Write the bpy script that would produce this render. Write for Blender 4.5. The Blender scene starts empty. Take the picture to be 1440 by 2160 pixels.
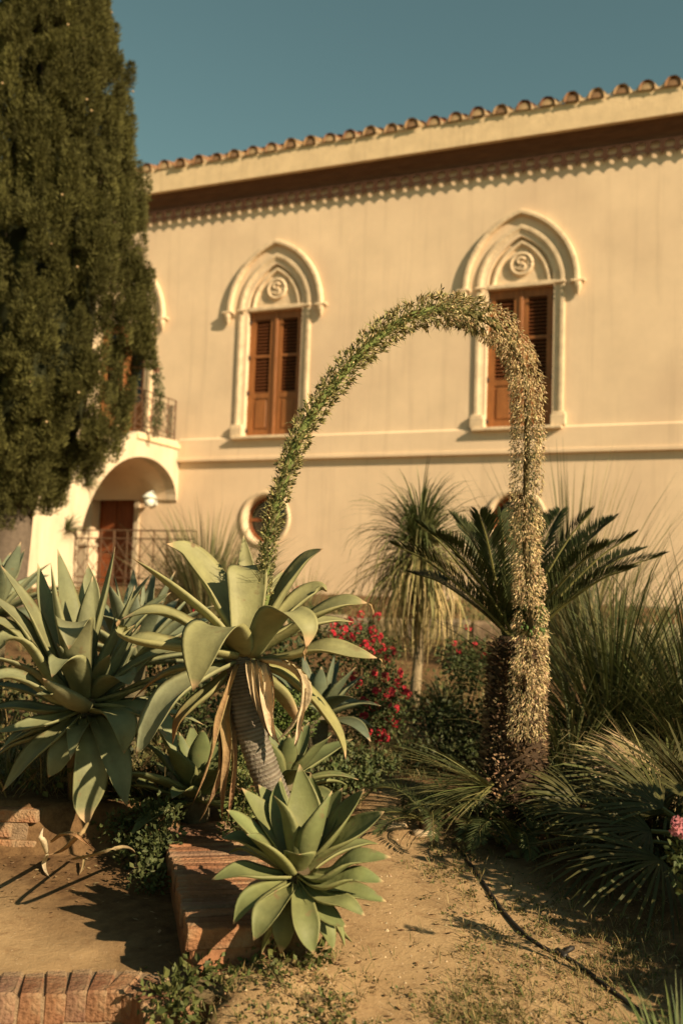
import bpy, bmesh, math, random
import numpy as np
from mathutils import Vector, Matrix, noise
from mathutils.geometry import tessellate_polygon
V = Vector
R = math.radians
scene = bpy.context.scene
col = scene.collection
# ------------------------------------------------------------------ camera
EYE = 1.4
FPX = 2100.0
cam_rot = Matrix.Rotation(R(90 + 4.65), 3, 'X') @ Matrix.Rotation(R(1.95), 3, 'Z')
cam_loc = V((0, 0, EYE))
cd = bpy.data.cameras.new('camera')
cd.sensor_fit = 'VERTICAL'; cd.sensor_height = 36; cd.sensor_width = 24; cd.lens = 35
cd.clip_start = 0.05; cd.clip_end = 2000
cd.dof.use_dof = True; cd.dof.focus_distance = 4.25; cd.dof.aperture_fstop = 1.9
cam = bpy.data.objects.new('camera', cd); col.objects.link(cam)
cam.location = cam_loc; cam.rotation_euler = cam_rot.to_euler()
scene.camera = cam
# ------------------------------------------------------------------ sky, sun, exposure
SUN_H = V((0.74, -0.673, 0)).normalized(); SUN_EL = R(29)
sun_dir = V((SUN_H.x * math.cos(SUN_EL), SUN_H.y * math.cos(SUN_EL), math.sin(SUN_EL)))
w = bpy.data.worlds.new('World'); scene.world = w; w.use_nodes = True
nt = w.node_tree; nt.nodes.clear()
sky = nt.nodes.new('ShaderNodeTexSky'); sky.sky_type = 'NISHITA'; sky.sun_disc = False
sky.sun_elevation = SUN_EL; sky.sun_rotation = math.atan2(SUN_H.x, SUN_H.y)
sky.air_density = 1.0; sky.dust_density = 0.3; sky.ozone_density = 1.2; sky.altitude = 50
tint = nt.nodes.new('ShaderNodeMix'); tint.data_type = 'RGBA'; tint.blend_type = 'MULTIPLY'
tint.inputs['Factor'].default_value = 1.0; tint.inputs['B'].default_value = (0.92, 1.0, 0.62, 1)
bg = nt.nodes.new('ShaderNodeBackground'); bg.inputs['Strength'].default_value = 0.06
wo = nt.nodes.new('ShaderNodeOutputWorld')
nt.links.new(sky.outputs[0], tint.inputs['A']); nt.links.new(tint.outputs['Result'], bg.inputs[0]); nt.links.new(bg.outputs[0], wo.inputs[0])
sl = bpy.data.lights.new('sun', 'SUN'); sl.energy = 5.0; sl.angle = R(0.5); sl.color = (1.0, 0.775, 0.50)
so = bpy.data.objects.new('sun', sl); col.objects.link(so)
so.rotation_euler = sun_dir.to_track_quat('Z', 'Y').to_euler(); so.location = (6, -6, 9)
vs = scene.view_settings
vs.view_transform = 'Standard'; vs.look = 'None'; vs.gamma = 1; vs.exposure = 0.88

# ------------------------------------------------------------------ helpers
def P(px, py, dep):
    return cam_loc + (cam_rot @ V(((px - 720) / FPX, -(py - 1080) / FPX, -1.0))) * dep

def gnd(px, py, z):
    d = cam_rot @ V(((px - 720) / FPX, -(py - 1080) / FPX, -1.0))
    return cam_loc + d * ((z - EYE) / d.z)

def lerp(a, b, t): return a + (b - a) * t
def clamp(x, a=0., b=1.): return max(a, min(b, x))
def sstep(a, b, x):
    t = clamp((x - a) / (b - a)); return t * t * (3 - 2 * t)
def interp(x, xs, ys):
    if x <= xs[0]: return ys[0]
    for i in range(len(xs) - 1):
        if x <= xs[i + 1]:
            return lerp(ys[i], ys[i + 1], (x - xs[i]) / (xs[i + 1] - xs[i]))
    return ys[-1]
def mixc(a, b, t): return tuple(lerp(a[i], b[i], t) for i in range(3))
def jit(c, rnd, k=.15):
    m = 1 + rnd.uniform(-k, k); return tuple(max(0, x * m * (1 + rnd.uniform(-k, k) * .3)) for x in c)
def smooth_path(pts, n):
    """Catmull-Rom through pts, n samples"""
    pts = [V(p) for p in pts]
    q = [pts[0] * 2 - pts[1]] + pts + [pts[-1] * 2 - pts[-2]]
    m = len(pts) - 1; out = []
    for k in range(n):
        t = k / (n - 1) * m; i = min(int(t), m - 1); f = t - i
        a, b, c, d = q[i:i + 4]
        out.append(.5 * ((2 * b) + (c - a) * f + (2 * a - 5 * b + 4 * c - d) * f * f + (3 * b - a - 3 * c + d) * f ** 3))
    return out

def tag(o, label=None, cat=None, group=None, kind=None):
    if label: o['label'] = label
    if cat: o['category'] = cat
    if group: o['group'] = group
    if kind: o['kind'] = kind
    return o

def empty(name, loc=(0, 0, 0), rz=0, label=None, cat=None, group=None):
    o = bpy.data.objects.new(name, None); o.empty_display_size = .1
    col.objects.link(o); o.location = loc; o.rotation_euler = (0, 0, rz)
    return tag(o, label, cat, group)

class MB:
    def __init__(s): s.v = []; s.f = []; s.c = []; s.hascol = False
    def vert(s, p, c=(1, 1, 1)):
        s.v.append(tuple(p)); s.c.append(c); return len(s.v) - 1
    def face(s, *i): s.f.append(tuple(i))
    def box(s, a, b, c=(1, 1, 1), bev=0.):
        x0, y0, z0 = a; x1, y1, z1 = b
        if bev <= 0:
            i = [s.vert(p, c) for p in ((x0,y0,z0),(x1,y0,z0),(x1,y1,z0),(x0,y1,z0),(x0,y0,z1),(x1,y0,z1),(x1,y1,z1),(x0,y1,z1))]
            for q in ((0,3,2,1),(4,5,6,7),(0,1,5,4),(1,2,6,5),(2,3,7,6),(3,0,4,7)): s.face(*[i[k] for k in q])
        else:
            e = bev; rows = []
            for (z, d) in ((z0, e), (z0 + e, 0), (z1 - e, 0), (z1, e)):
                rows.append([s.vert(p, c) for p in ((x0+d+ (e if d==0 else 0),y0+d,z),(x1-d-(e if d==0 else 0),y0+d,z),(x1-d,y0+d+(e if d==0 else 0),z),(x1-d,y1-d-(e if d==0 else 0),z),(x1-d-(e if d==0 else 0),y1-d,z),(x0+d+(e if d==0 else 0),y1-d,z),(x0+d,y1-d-(e if d==0 else 0),z),(x0+d,y0+d+(e if d==0 else 0),z))])
            for a_, b_ in zip(rows, rows[1:]):
                for k in range(8): s.face(a_[k], a_[(k+1) % 8], b_[(k+1) % 8], b_[k])
            s.face(*rows[0][::-1]); s.face(*rows[-1])
    def tube(s, pts, rad, n=8, c=(1, 1, 1), cap=True):
        pts = [V(p) for p in pts]; m = len(pts)
        if not hasattr(rad, '__len__'): rad = [rad] * m
        t0 = (pts[1] - pts[0]).normalized()
        ref = V((0, 0, 1)) if abs(t0.z) < .9 else V((1, 0, 0))
        nrm = (ref - t0 * ref.dot(t0)).normalized(); rows = []
        for i in range(m):
            t = (pts[min(i + 1, m - 1)] - pts[max(i - 1, 0)])
            t = t.normalized() if t.length > 1e-9 else t0
            nrm = (nrm - t * nrm.dot(t)).normalized(); b = t.cross(nrm)
            cc = c[i] if isinstance(c, list) else c
            rows.append([s.vert(pts[i] + (nrm * math.cos(a) + b * math.sin(a)) * rad[i], cc) for a in [2 * math.pi * k / n for k in range(n)]])
        for a_, b_ in zip(rows, rows[1:]):
            for k in range(n): s.face(a_[k], a_[(k + 1) % n], b_[(k + 1) % n], b_[k])
        if cap:
            s.face(*rows[0][::-1]); s.face(*rows[-1])
    def strip(s, pts, widths, side, c, fold=0., nrm=None):
        """blade: spine with two edges, side vector"""
        prev = None
        for i, p in enumerate(pts):
            w_ = widths[i]; cc = c[i] if isinstance(c, list) else c
            a = s.vert(p - side * w_, cc); b = s.vert(p + side * w_, cc)
            if prev: s.face(prev[0], prev[1], b, a)
            prev = (a, b)
    def spindle(s, p, d, L, r, c, c2=None):
        d = d.normalized(); ref = V((0, 0, 1)) if abs(d.z) < .9 else V((1, 0, 0))
        a = d.cross(ref).normalized(); b = d.cross(a)
        m = p + d * L * .55; c2 = c2 or c
        i0 = s.vert(p, c); i3 = s.vert(p + d * L, c2)
        k = [s.vert(m + a * r, c2), s.vert(m - a * .5 * r + b * .87 * r, c2), s.vert(m - a * .5 * r - b * .87 * r, c2)]
        for j in range(3):
            s.face(i0, k[j], k[(j + 1) % 3]); s.face(i3, k[(j + 1) % 3], k[j])
    def build(s, name, mat, parent=None, smooth=False, kind=None, usecol=True, mesh=None):
        me = bpy.data.meshes.new(name)
        me.from_pydata(s.v, [], s.f)
        if usecol:
            at = me.color_attributes.new('Col', 'FLOAT_COLOR', 'POINT')
            flat = []
            for c in s.c: flat.extend((c[0], c[1], c[2], 1.0))
            at.data.foreach_set('color', flat)
        if smooth: me.polygons.foreach_set('use_smooth', [True] * len(me.polygons))
        me.materials.append(mat); me.update()
        o = bpy.data.objects.new(name, me); col.objects.link(o)
        if parent: o.parent = parent
        if kind: o['kind'] = kind
        return o

def share(name, mesh, parent, loc=(0, 0, 0), rot=(0, 0, 0), scale=(1, 1, 1)):
    o = bpy.data.objects.new(name, mesh); col.objects.link(o); o.parent = parent
    o.location = loc; o.rotation_euler = rot; o.scale = scale
    return o

# ------------------------------------------------------------------ materials
def material(name, base=(.5, .5, .5), rough=.8, var=.18, scale=6., bump=.0, bscale=60., attr=False, transl=0., spec=.3, var2=None, stretch=(1, 1, 1), metal=0., dirt=None):
    m = bpy.data.materials.new(name); m.use_nodes = True
    t = m.node_tree; N = t.nodes; L = t.links; N.clear()
    out = N.new('ShaderNodeOutputMaterial'); b = N.new('ShaderNodeBsdfPrincipled')
    tc = N.new('ShaderNodeTexCoord'); mp = N.new('ShaderNodeMapping'); mp.inputs['Scale'].default_value = stretch
    L.new(tc.outputs['Object'], mp.inputs[0])
    n1 = N.new('ShaderNodeTexNoise'); n1.inputs['Scale'].default_value = scale; n1.inputs['Detail'].default_value = 8; n1.inputs['Roughness'].default_value = .65
    L.new(mp.outputs[0], n1.inputs['Vector'])
    mr = N.new('ShaderNodeMapRange'); mr.inputs['From Min'].default_value = .3; mr.inputs['From Max'].default_value = .7
    mr.inputs['To Min'].default_value = 1 - var; mr.inputs['To Max'].default_value = 1 + var
    L.new(n1.outputs['Fac'], mr.inputs['Value'])
    mx = N.new('ShaderNodeMix'); mx.data_type = 'RGBA'; mx.blend_type = 'MULTIPLY'; mx.inputs['Factor'].default_value = 1
    if attr:
        a = N.new('ShaderNodeVertexColor'); a.layer_name = 'Col'; L.new(a.outputs['Color'], mx.inputs['A'])
    else:
        mx.inputs['A'].default_value = (*base, 1)
    L.new(mr.outputs[0], mx.inputs['B'])
    cout = mx.outputs['Result']
    if var2:
        n2 = N.new('ShaderNodeTexNoise'); n2.inputs['Scale'].default_value = var2[1]; n2.inputs['Detail'].default_value = 6
        L.new(mp.outputs[0], n2.inputs['Vector'])
        r2 = N.new('ShaderNodeMapRange'); r2.inputs['From Min'].default_value = var2[2]; r2.inputs['From Max'].default_value = var2[3]
        L.new(n2.outputs['Fac'], r2.inputs['Value'])
        m2 = N.new('ShaderNodeMix'); m2.data_type = 'RGBA'; L.new(r2.outputs[0], m2.inputs['Factor'])
        L.new(cout, m2.inputs['A']); m2.inputs['B'].default_value = (*var2[0], 1); cout = m2.outputs['Result']
    L.new(cout, b.inputs['Base Color'])
    b.inputs['Roughness'].default_value = rough; b.inputs['Specular IOR Level'].default_value = spec; b.inputs['Metallic'].default_value = metal
    if bump:
        n3 = N.new('ShaderNodeTexNoise'); n3.inputs['Scale'].default_value = bscale; n3.inputs['Detail'].default_value = 5
        L.new(mp.outputs[0], n3.inputs['Vector'])
        bp = N.new('ShaderNodeBump'); bp.inputs['Strength'].default_value = bump; bp.inputs['Distance'].default_value = .02
        L.new(n3.outputs['Fac'], bp.inputs['Height']); L.new(bp.outputs[0], b.inputs['Normal'])
    if transl:
        tr = N.new('ShaderNodeBsdfTranslucent'); L.new(cout, tr.inputs['Color'])
        ms = N.new('ShaderNodeMixShader'); ms.inputs[0].default_value = transl
        L.new(b.outputs[0], ms.inputs[1]); L.new(tr.outputs[0], ms.inputs[2]); L.new(ms.outputs[0], out.inputs[0])
    else:
        L.new(b.outputs[0], out.inputs[0])
    return m

M = {}
M['stucco'] = material('stucco', (.74, .57, .395), .9, .09, 1.1, .3, 55, var2=((.60, .445, .315), .45, .5, .78), spec=.1)
def add_streaks(m, c, k):
    t = m.node_tree; N = t.nodes; L = t.links; b = next(n for n in N if n.type == 'BSDF_PRINCIPLED'); src = b.inputs['Base Color'].links[0].from_socket
    tc = N.new('ShaderNodeTexCoord'); mp = N.new('ShaderNodeMapping'); mp.inputs['Scale'].default_value = (3.2, 3.2, .16); L.new(tc.outputs['Object'], mp.inputs[0])
    n = N.new('ShaderNodeTexNoise'); n.inputs['Scale'].default_value = 1.6; n.inputs['Detail'].default_value = 9; n.inputs['Roughness'].default_value = .7; L.new(mp.outputs[0], n.inputs['Vector'])
    r = N.new('ShaderNodeMapRange'); r.inputs['From Min'].default_value = .52; r.inputs['From Max'].default_value = .78; r.inputs['To Max'].default_value = k; L.new(n.outputs['Fac'], r.inputs['Value'])
    x = N.new('ShaderNodeMix'); x.data_type = 'RGBA'; L.new(r.outputs[0], x.inputs['Factor']); L.new(src, x.inputs['A']); x.inputs['B'].default_value = (*c, 1); L.new(x.outputs['Result'], b.inputs['Base Color'])
add_streaks(M['stucco'], (.46, .34, .23), .5)
M['stone'] = material('carved_stone', (.66, .515, .35), .85, .2, 5, .4, 30, var2=((.42, .31, .2), 7, .58, .8), spec=.15)
M['whitewash'] = material('whitewashed_stucco', (.56, .465, .335), .9, .2, 2.2, .3, 45, var2=((.55, .45, .32), 1.3, .56, .8), stretch=(1, 1, .35), spec=.1)
add_streaks(M['whitewash'], (.30, .22, .14), .7)
M['wood'] = material('shutter_wood', (.27, .105, .032), .5, .3, 4, .1, 30, stretch=(6, 6, .7), spec=.35)
M['darkwood'] = material('eave_wood', (.115, .05, .024), .75, .3, 4, .1, 30, stretch=(1, 6, 6), spec=.2)
M['slat'] = material('slat_wood', (.15, .05, .017), .6, .3, 4, .1, 30, stretch=(.7, 6, 6), spec=.3)
M['lacewood'] = material('lace_wood', (.075, .036, .021), .8, .3, 4, .1, 30, spec=.15)
M['doorwood'] = material('door_wood', (.20, .06, .020), .6, .3, 4, .1, 30, stretch=(6, 6, .7), spec=.2)
M['iron'] = material('dark_iron', (.035, .025, .02), .6, .3, 20, spec=.3)
M['rusty'] = material('rusty_iron', (.10, .055, .03), .7, .35, 14, spec=.3)
M['glass'] = material('dark_window_glass', (.015, .012, .01), .15, .1, 5, spec=.5)
M['tile'] = material('terracotta_tile', (.3, .15, .08), .9, .35, 9, .3, 40, attr=True, spec=.1)
M['mortar'] = material('eave_mortar', (.70, .54, .34), .9, .12, 4, .3, 40, spec=.1)
M['enamel'] = material('lamp_enamel', (.62, .66, .6), .4, .06, 6)
add_streaks(M['mortar'], (.36, .26, .16), .6)
M['brick'] = material('garden_brick', (.36, .15, .07), .92, .3, 14, .7, 70, attr=True, var2=((.27, .19, .115), 11, .46, .68), spec=.1)
M['mortar2'] = material('brick_mortar', (.23, .16, .1), .95, .25, 25, .5, 90, spec=.1)
M['agave'] = material('agave_leaf', rough=.6, var=.22, scale=9, bump=.12, bscale=35, attr=True, transl=.06, spec=.3, var2=((.17, .12, .06), 19, .64, .76))
M['dry'] = material('dried_leaf', rough=.85, var=.25, scale=25, bump=.3, bscale=60, attr=True, transl=.15, spec=.15)
M['bark'] = material('agave_bark', rough=.9, var=.25, scale=18, bump=.5, bscale=80, attr=True, spec=.12)
M['green'] = material('foliage', rough=.6, var=.2, scale=9, attr=True, transl=.18, spec=.25)
M['cyp'] = material('cypress_foliage', rough=.75, var=.2, scale=3, attr=True, transl=.12, spec=.15)
M['petal'] = material('petal', rough=.6, var=.15, scale=20, attr=True, transl=.25, spec=.2)
M['floret'] = material('floret', rough=.8, var=.2, scale=40, attr=True, transl=.15, spec=.15)
M['hose'] = material('black_hose', (.018, .015, .013), .55, .2, 30, spec=.35)
M['pebble'] = material('pebble', rough=.9, var=.2, scale=30, attr=True, spec=.15)

# ------------------------------------------------------------------ ground
def wall_left_x(y): return -.47 - .236 * (y - 3.5)
def G(x, y):
    z = interp(y, [-60, 0, 3.0, 3.4, 5.5, 7, 9, 12, 14, 16, 30, 300], [-.6, -.1, .02, .055, .25, .37, .58, .98, 1.24, 1.37, 1.42, 1.5])
    if y < 8:
        left = sstep(wall_left_x(y) + .12, wall_left_x(y) + .04, x) if y > 3.3 else sstep(-.36, -.42, x)
        if left > 0:
            zl = interp(y, [-60, 0, 3.36, 3.43, 4.86, 4.93, 6.2, 8], [-.7, -.28, -.2, .03, .11, .33, .38, .47])
            z = lerp(z, zl, left)
        z += .05 * sstep(.85, 1.25, x - .33 * (4.8 - y) * -1 * -.6) * sstep(2.5, 3.5, y)
    z += .085 * math.exp(-((x + .19) ** 2 + (y - 3.47) ** 2) / .08)
    return z
def Gn(x, y):
    z = G(x, y)
    if -6 < x < 8 and 1 < y < 14:
        z += noise.noise(V((x * 1.3, y * 1.3, 0))) * .02 + noise.noise(V((x * 5, y * 5, 3))) * .009 + noise.noise(V((x * 17, y * 17, 7))) * .0045
    return z

def axis(near0, near1, step, far0, far1):
    a = [near0 + step * i for i in range(int((near1 - near0) / step) + 1)]
    s = step; x = a[-1]; hi = []
    while x < far1: s *= 1.28; x += s; hi.append(x)
    s = step; x = a[0]; lo = []
    while x > far0: s *= 1.28; x -= s; lo.append(x)
    return lo[::-1] + a + hi
xs = axis(-2.2, 2.6, .035, -260, 260); ys = axis(2.4, 7.6, .035, -120, 420)
mb = MB(); W_ = len(xs)
for y in ys:
    for x in xs: mb.vert((x, y, Gn(x, y)))
for j in range(len(ys) - 1):
    for i in range(W_ - 1):
        k = j * W_ + i; mb.face(k, k + 1, k + W_ + 1, k + W_)
def ground_material():
    m = bpy.data.materials.new('sandy_soil'); m.use_nodes = True
    t = m.node_tree; N = t.nodes; L = t.links; b = N['Principled BSDF']
    tc = N.new('ShaderNodeTexCoord')
    def nz(s, d=8, r=.6):
        n = N.new('ShaderNodeTexNoise'); n.inputs['Scale'].default_value = s; n.inputs['Detail'].default_value = d; n.inputs['Roughness'].default_value = r
        L.new(tc.outputs['Object'], n.inputs['Vector']); return n
    def ramp(src, a, b_):
        r = N.new('ShaderNodeMapRange'); r.inputs['From Min'].default_value = a; r.inputs['From Max'].default_value = b_; L.new(src, r.inputs['Value']); return r.outputs[0]
    def mix(f, A, B):
        x = N.new('ShaderNodeMix'); x.data_type = 'RGBA'; L.new(f, x.inputs['Factor'])
        for s, v in (('A', A), ('B', B)):
            if isinstance(v, tuple): x.inputs[s].default_value = (*v, 1)
            else: L.new(v, x.inputs[s])
        return x.outputs['Result']
    c = mix(ramp(nz(2.4).outputs['Fac'], .35, .7), (.375, .26, .138), (.28, .185, .095))
    c = mix(ramp(nz(16, 6, .7).outputs['Fac'], .52, .75), c, (.20, .12, .06))
    c = mix(ramp(nz(90, 3).outputs['Fac'], .62, .72), c, (.46, .34, .21))
    # humus-rich soil off the trodden path, coloured darker to deepen the beds' shade
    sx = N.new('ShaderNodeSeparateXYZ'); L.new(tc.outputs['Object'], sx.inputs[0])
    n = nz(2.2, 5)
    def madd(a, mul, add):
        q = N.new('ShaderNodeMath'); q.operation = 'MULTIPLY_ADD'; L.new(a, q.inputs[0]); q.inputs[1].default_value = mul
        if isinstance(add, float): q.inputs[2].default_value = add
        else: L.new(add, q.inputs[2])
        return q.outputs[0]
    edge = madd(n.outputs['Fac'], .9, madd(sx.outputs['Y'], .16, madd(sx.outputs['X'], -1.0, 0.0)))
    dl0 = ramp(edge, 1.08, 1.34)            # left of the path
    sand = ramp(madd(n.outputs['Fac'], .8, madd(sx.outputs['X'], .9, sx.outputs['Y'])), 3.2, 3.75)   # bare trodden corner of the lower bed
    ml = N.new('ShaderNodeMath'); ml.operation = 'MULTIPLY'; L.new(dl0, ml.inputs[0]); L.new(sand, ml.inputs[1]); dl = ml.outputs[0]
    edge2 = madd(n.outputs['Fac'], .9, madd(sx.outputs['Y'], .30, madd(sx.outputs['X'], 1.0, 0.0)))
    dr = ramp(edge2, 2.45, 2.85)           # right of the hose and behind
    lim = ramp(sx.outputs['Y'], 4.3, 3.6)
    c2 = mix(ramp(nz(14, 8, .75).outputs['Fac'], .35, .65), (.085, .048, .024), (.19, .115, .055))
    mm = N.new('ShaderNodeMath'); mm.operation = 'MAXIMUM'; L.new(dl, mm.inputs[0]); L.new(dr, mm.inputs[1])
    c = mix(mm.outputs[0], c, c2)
    L.new(c, b.inputs['Base Color']); b.inputs['Roughness'].default_value = .95; b.inputs['Specular IOR Level'].default_value = .1
    bp = N.new('ShaderNodeBump'); bp.inputs['Strength'].default_value = .6; bp.inputs['Distance'].default_value = .012
    L.new(nz(45, 8, .7).outputs['Fac'], bp.inputs['Height']); L.new(bp.outputs[0], b.inputs['Normal'])
    return m
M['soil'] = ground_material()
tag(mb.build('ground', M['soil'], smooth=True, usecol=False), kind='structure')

# ------------------------------------------------------------------ villa
TH = math.atan(2100 / 4820); DW = 16.0
VN = V((math.sin(TH), math.cos(TH), 0)); VU = V((math.cos(TH), -math.sin(TH), 0))
def vw(u, v, z): return VU * u + VN * (DW + v) + V((0, 0, z))     # facade coordinates to world
vorig = VN * DW
villa = empty('villa', (vorig.x, vorig.y, 0), -TH, 'two storey cream stucco villa with pointed arch windows and tiled eaves', 'house')
SPR, WA, WH = 6.6, .56, .85
rr = (WA * WA + WH * WH) / (2 * WA); off = rr - WA
def arch_pts(w_, n=14):
    """left springing to apex to right springing for inner arch offset by w_"""
    r = rr + w_; a1 = math.acos(off / r); left = []
    for k in range(n + 1):
        a = a1 * k / n; left.append((off - r * math.cos(a), SPR + r * math.sin(a)))
    return left + [(-x, z) for x, z in left[::-1][1:]]
def jamb_arch(w_, zb, n=14):
    a = arch_pts(w_, n); return [(-WA - w_, zb)] + a + [(WA + w_, zb)]
def sweep(mb, prof, path, uc, close=False):
    """prof: list of (offset, protrusion toward viewer); path(offset)->pts"""
    rows = []
    for (w_, p) in prof:
        rows.append([mb.vert((uc + x, -p, z)) for x, z in path(w_)])
    for a, b in zip(rows, rows[1:]):
        for k in range(len(a) - 1): mb.face(a[k], a[k + 1], b[k + 1], b[k])
    for q in (0, -1):
        mb.face(*[r[q] for r in rows])
U0, U1, ZT = -16.5, 9.0, 9.05
wins = [(-8.45, 4.22), (-3.87, 4.22), (-11.82, 4.16)]
ocs = [(-8.48, 2.69), (-3.87, 2.69)]
holes = []
for uc, zb in wins: holes.append([(uc + x, z) for x, z in jamb_arch(0, zb)])
for uc, zc in ocs: holes.append([(uc + .43 * math.cos(a), zc + .43 * math.sin(a)) for a in [2 * math.pi * k / 32 for k in range(32)]])
holes.append([(-12.3, .9), (-12.3, 3.43), (-11.33, 3.43), (-11.33, .9)])
outer = [(U0, .2), (U1, .2), (U1, ZT), (U0, ZT)]
polys = [[V((x, z, 0)) for x, z in h] for h in [outer] + holes]
flat = [p for q in polys for p in q]
mb = MB()
for p in flat: mb.vert((p.x, 0, p.y))
for t in tessellate_polygon(polys): mb.face(*t)
for h in holes:
    n = len(h); a = [mb.vert((x, 0, z)) for x, z in h]; b = [mb.vert((x, .35, z)) for x, z in h]
    for k in range(n): mb.face(a[k], a[(k + 1) % n], b[(k + 1) % n], b[k])
for a, b in (((U0, 0), (U0, 9)), ((U0, 9), (U1, 9)), ((U1, 9), (U1, 0))):
    i = [mb.vert((a[0], a[1], .2)), mb.vert((b[0], b[1], .2)), mb.vert((b[0], b[1], ZT)), mb.vert((a[0], a[1], ZT))]; mb.face(*i)
mb.build('wall', M['stucco'], villa, usecol=False)
# string course with sloped top, plinth
mb = MB()
prof = [(0, 4.22), (-.05, 4.185), (-.055, 3.84), (-.085, 3.83), (-.085, 3.775), (0, 3.765)]
rows = [[mb.vert((u, v, z)) for v, z in prof] for u in (-10.36, U1)]
for k in range(len(prof) - 1): mb.face(rows[0][k], rows[0][k + 1], rows[1][k + 1], rows[1][k])
mb.face(*rows[0]); mb.face(*rows[1])
mb.build('string_course', M['stucco'], villa, usecol=False)
mb = MB(); mb.box((-10.3, -.07, .3), (U1, -.002, 1.36)); mb.build('plinth', material('plinth_stone', (.26, .2, .14), .95, .3, 3, .5, 20, spec=.1), villa, usecol=False)
# eave: fascia, soffit, frieze board
OV = .27
mb = MB(); mb.box((U0 - .1, -OV, 9.05), (U1 + .1, -OV + .1, 9.50)); mb.build('fascia', M['mortar'], villa, usecol=False)
mb = MB()
prof = [(-OV + .1, 9.075), (-.17, 9.07), (-.155, 9.02), (-.12, 8.93), (-.075, 8.85), (-.06, 8.80), (-.06, 8.755), (-.003, 8.755)]
rows = [[mb.vert((u, v, z)) for v, z in prof] for u in (U0, U1)]
for k in range(len(prof) - 1): mb.face(rows[0][k], rows[0][k + 1], rows[1][k + 1], rows[1][k])
mb.build('soffit_moulding', M['darkwood'], villa, usecol=False)
# pierced lace panels
def lace_panel():
    mb = MB(); w2 = .11; n = 20
    outl = [(-w2, 8.752), (w2, 8.752), (w2, 8.535), (w2 - .022, 8.53), (w2 - .04, 8.565), (.035, 8.578), (-.035, 8.578), (-w2 + .04, 8.565), (-w2 + .022, 8.53), (-w2, 8.535)]
    hole = [(0.082 * math.cos(2 * math.pi * k / n) * (1 - .12 * (k % 5 == 0)), 8.662 + 0.066 * math.sin(2 * math.pi * k / n) * (1 - .12 * (k % 5 == 0))) for k in range(n)]
    pl = [[V((x, z, 0)) for x, z in outl], [V((x, z, 0)) for x, z in hole]]
    fl = [p for q in pl for p in q]; tr = tessellate_polygon(pl)
    for y in (-.095, -.07):
        b0 = len(mb.v)
        for p in fl: mb.vert((p.x, y, p.y))
        for t in tr: mb.face(*[b0 + i for i in t])
    N = len(fl)
    for s0, n_ in ((0, len(outl)), (len(outl), len(hole))):
        for k in range(n_):
            a = s0 + k; b = s0 + (k + 1) % n_; mb.face(a, b, N + b, N + a)
    # pendant knob between two panels
    mb.tube([(w2 - .012, -.0825, 8.54), (w2 - .012, -.0825, 8.495)], [.012, .006], 6)
    return mb
lp = lace_panel().build('lace_panel', M['lacewood'], villa, usecol=False)
lp.location.x = -12.6
for k in range(1, 68): share('lace_panel', lp.data, villa, (-12.6 + .222 * k, 0, 0))
mb = MB(); mb.box((U0, -.095, 8.5), (-12.72, -.07, 8.752)); mb.build('lace_board', M['darkwood'], villa, usecol=False)
# roof slab and tiles
mb = MB()
i = [mb.vert(p) for p in ((U0 - .1, -OV + .02, 9.502), (U1 + .1, -OV + .02, 9.502), (U1 + .1, 4.5, 10.9), (U0 - .1, 4.5, 10.9), (U1 + .1, 9.3, 9.502), (U0 - .1, 9.3, 9.502))]
mb.face(i[0], i[1], i[2], i[3]); mb.face(i[3], i[2], i[4], i[5])
mb.build('roof', M['tile'], villa, usecol=True)
def tile_mesh(name, rnd, plug, c):
    mb = MB(); n = 10; rows = []
    sl = math.tan(R(16))
    for (y, s) in ((-.05, 1.0), (.5, .86)):
        o_, i_ = [], []
        for k in range(n + 1):
            a = math.pi * k / n; x = -math.cos(a); z = math.sin(a) ** .85
            wob = 1 + rnd.uniform(-.03, .03)
            o_.append(mb.vert((x * .125 * s, y, z * .165 * s * wob + y * sl), jit(c, rnd, .2)))
            i_.append(mb.vert((x * .10 * s, y, max(0, z * .165 * s - .03) + y * sl), c))
        rows.append((o_, i_))
    for (q, fl) in ((0, 1), (1, 0)):
        for k in range(n):
            a, b = rows[0][q], rows[1][q]; mb.face(a[k], a[k + 1], b[k + 1], b[k])
    for k in range(n): mb.face(rows[0][0][k], rows[0][0][k + 1], rows[0][1][k + 1], rows[0][1][k])
    # mortar plug low in the mouth, leaving a small hole under the crown
    mc = (.42, .29, .165) if plug else (.25, .15, .085)
    i_ = rows[0][1]; top = [mb.vert((x, -.04, z), mc) for x, z in ((-.10, -.01), (-.09, .05), (-.05, .085), (.0, .10 if plug else .08), (.05, .085), (.09, .05), (.10, -.01))]
    mb.face(*top)
    # mortar slopes that fill the gap towards the pans
    for s in (-1, 1):
        q = [mb.vert(p, (.55, .41, .25)) for p in ((s * .10, -.035, -.02), (s * .196, -.03, -.02), (s * .196, -.03, .004), (s * .165, -.034, .018), (s * .135, -.037, .055), (s * .112, -.037, .095))]
        mb.face(*q)
    return mb
rnd = random.Random(4)
tcs = [(.28, .15, .08), (.22, .10, .055), (.36, .24, .13), (.18, .085, .05), (.33, .20, .10)]
tms = []
for k in range(6):
    o = tile_mesh('roof_tile', rnd, k % 2, tcs[k % 5]).build('roof_tile', M['tile'], villa, True)
    o.location = (-13.2 + .392 * k, -OV, 9.5); tms.append(o.data)
for k in range(6, 42):
    share('roof_tile', rnd.choice(tms), villa, (-13.2 + .392 * k, -OV + rnd.uniform(-.025, .02), 9.5 + rnd.uniform(-.012, .01)), (0, R(rnd.uniform(-4, 4)), R(rnd.uniform(-2, 2))), (1, 1, rnd.uniform(.9, 1.1)))
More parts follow.
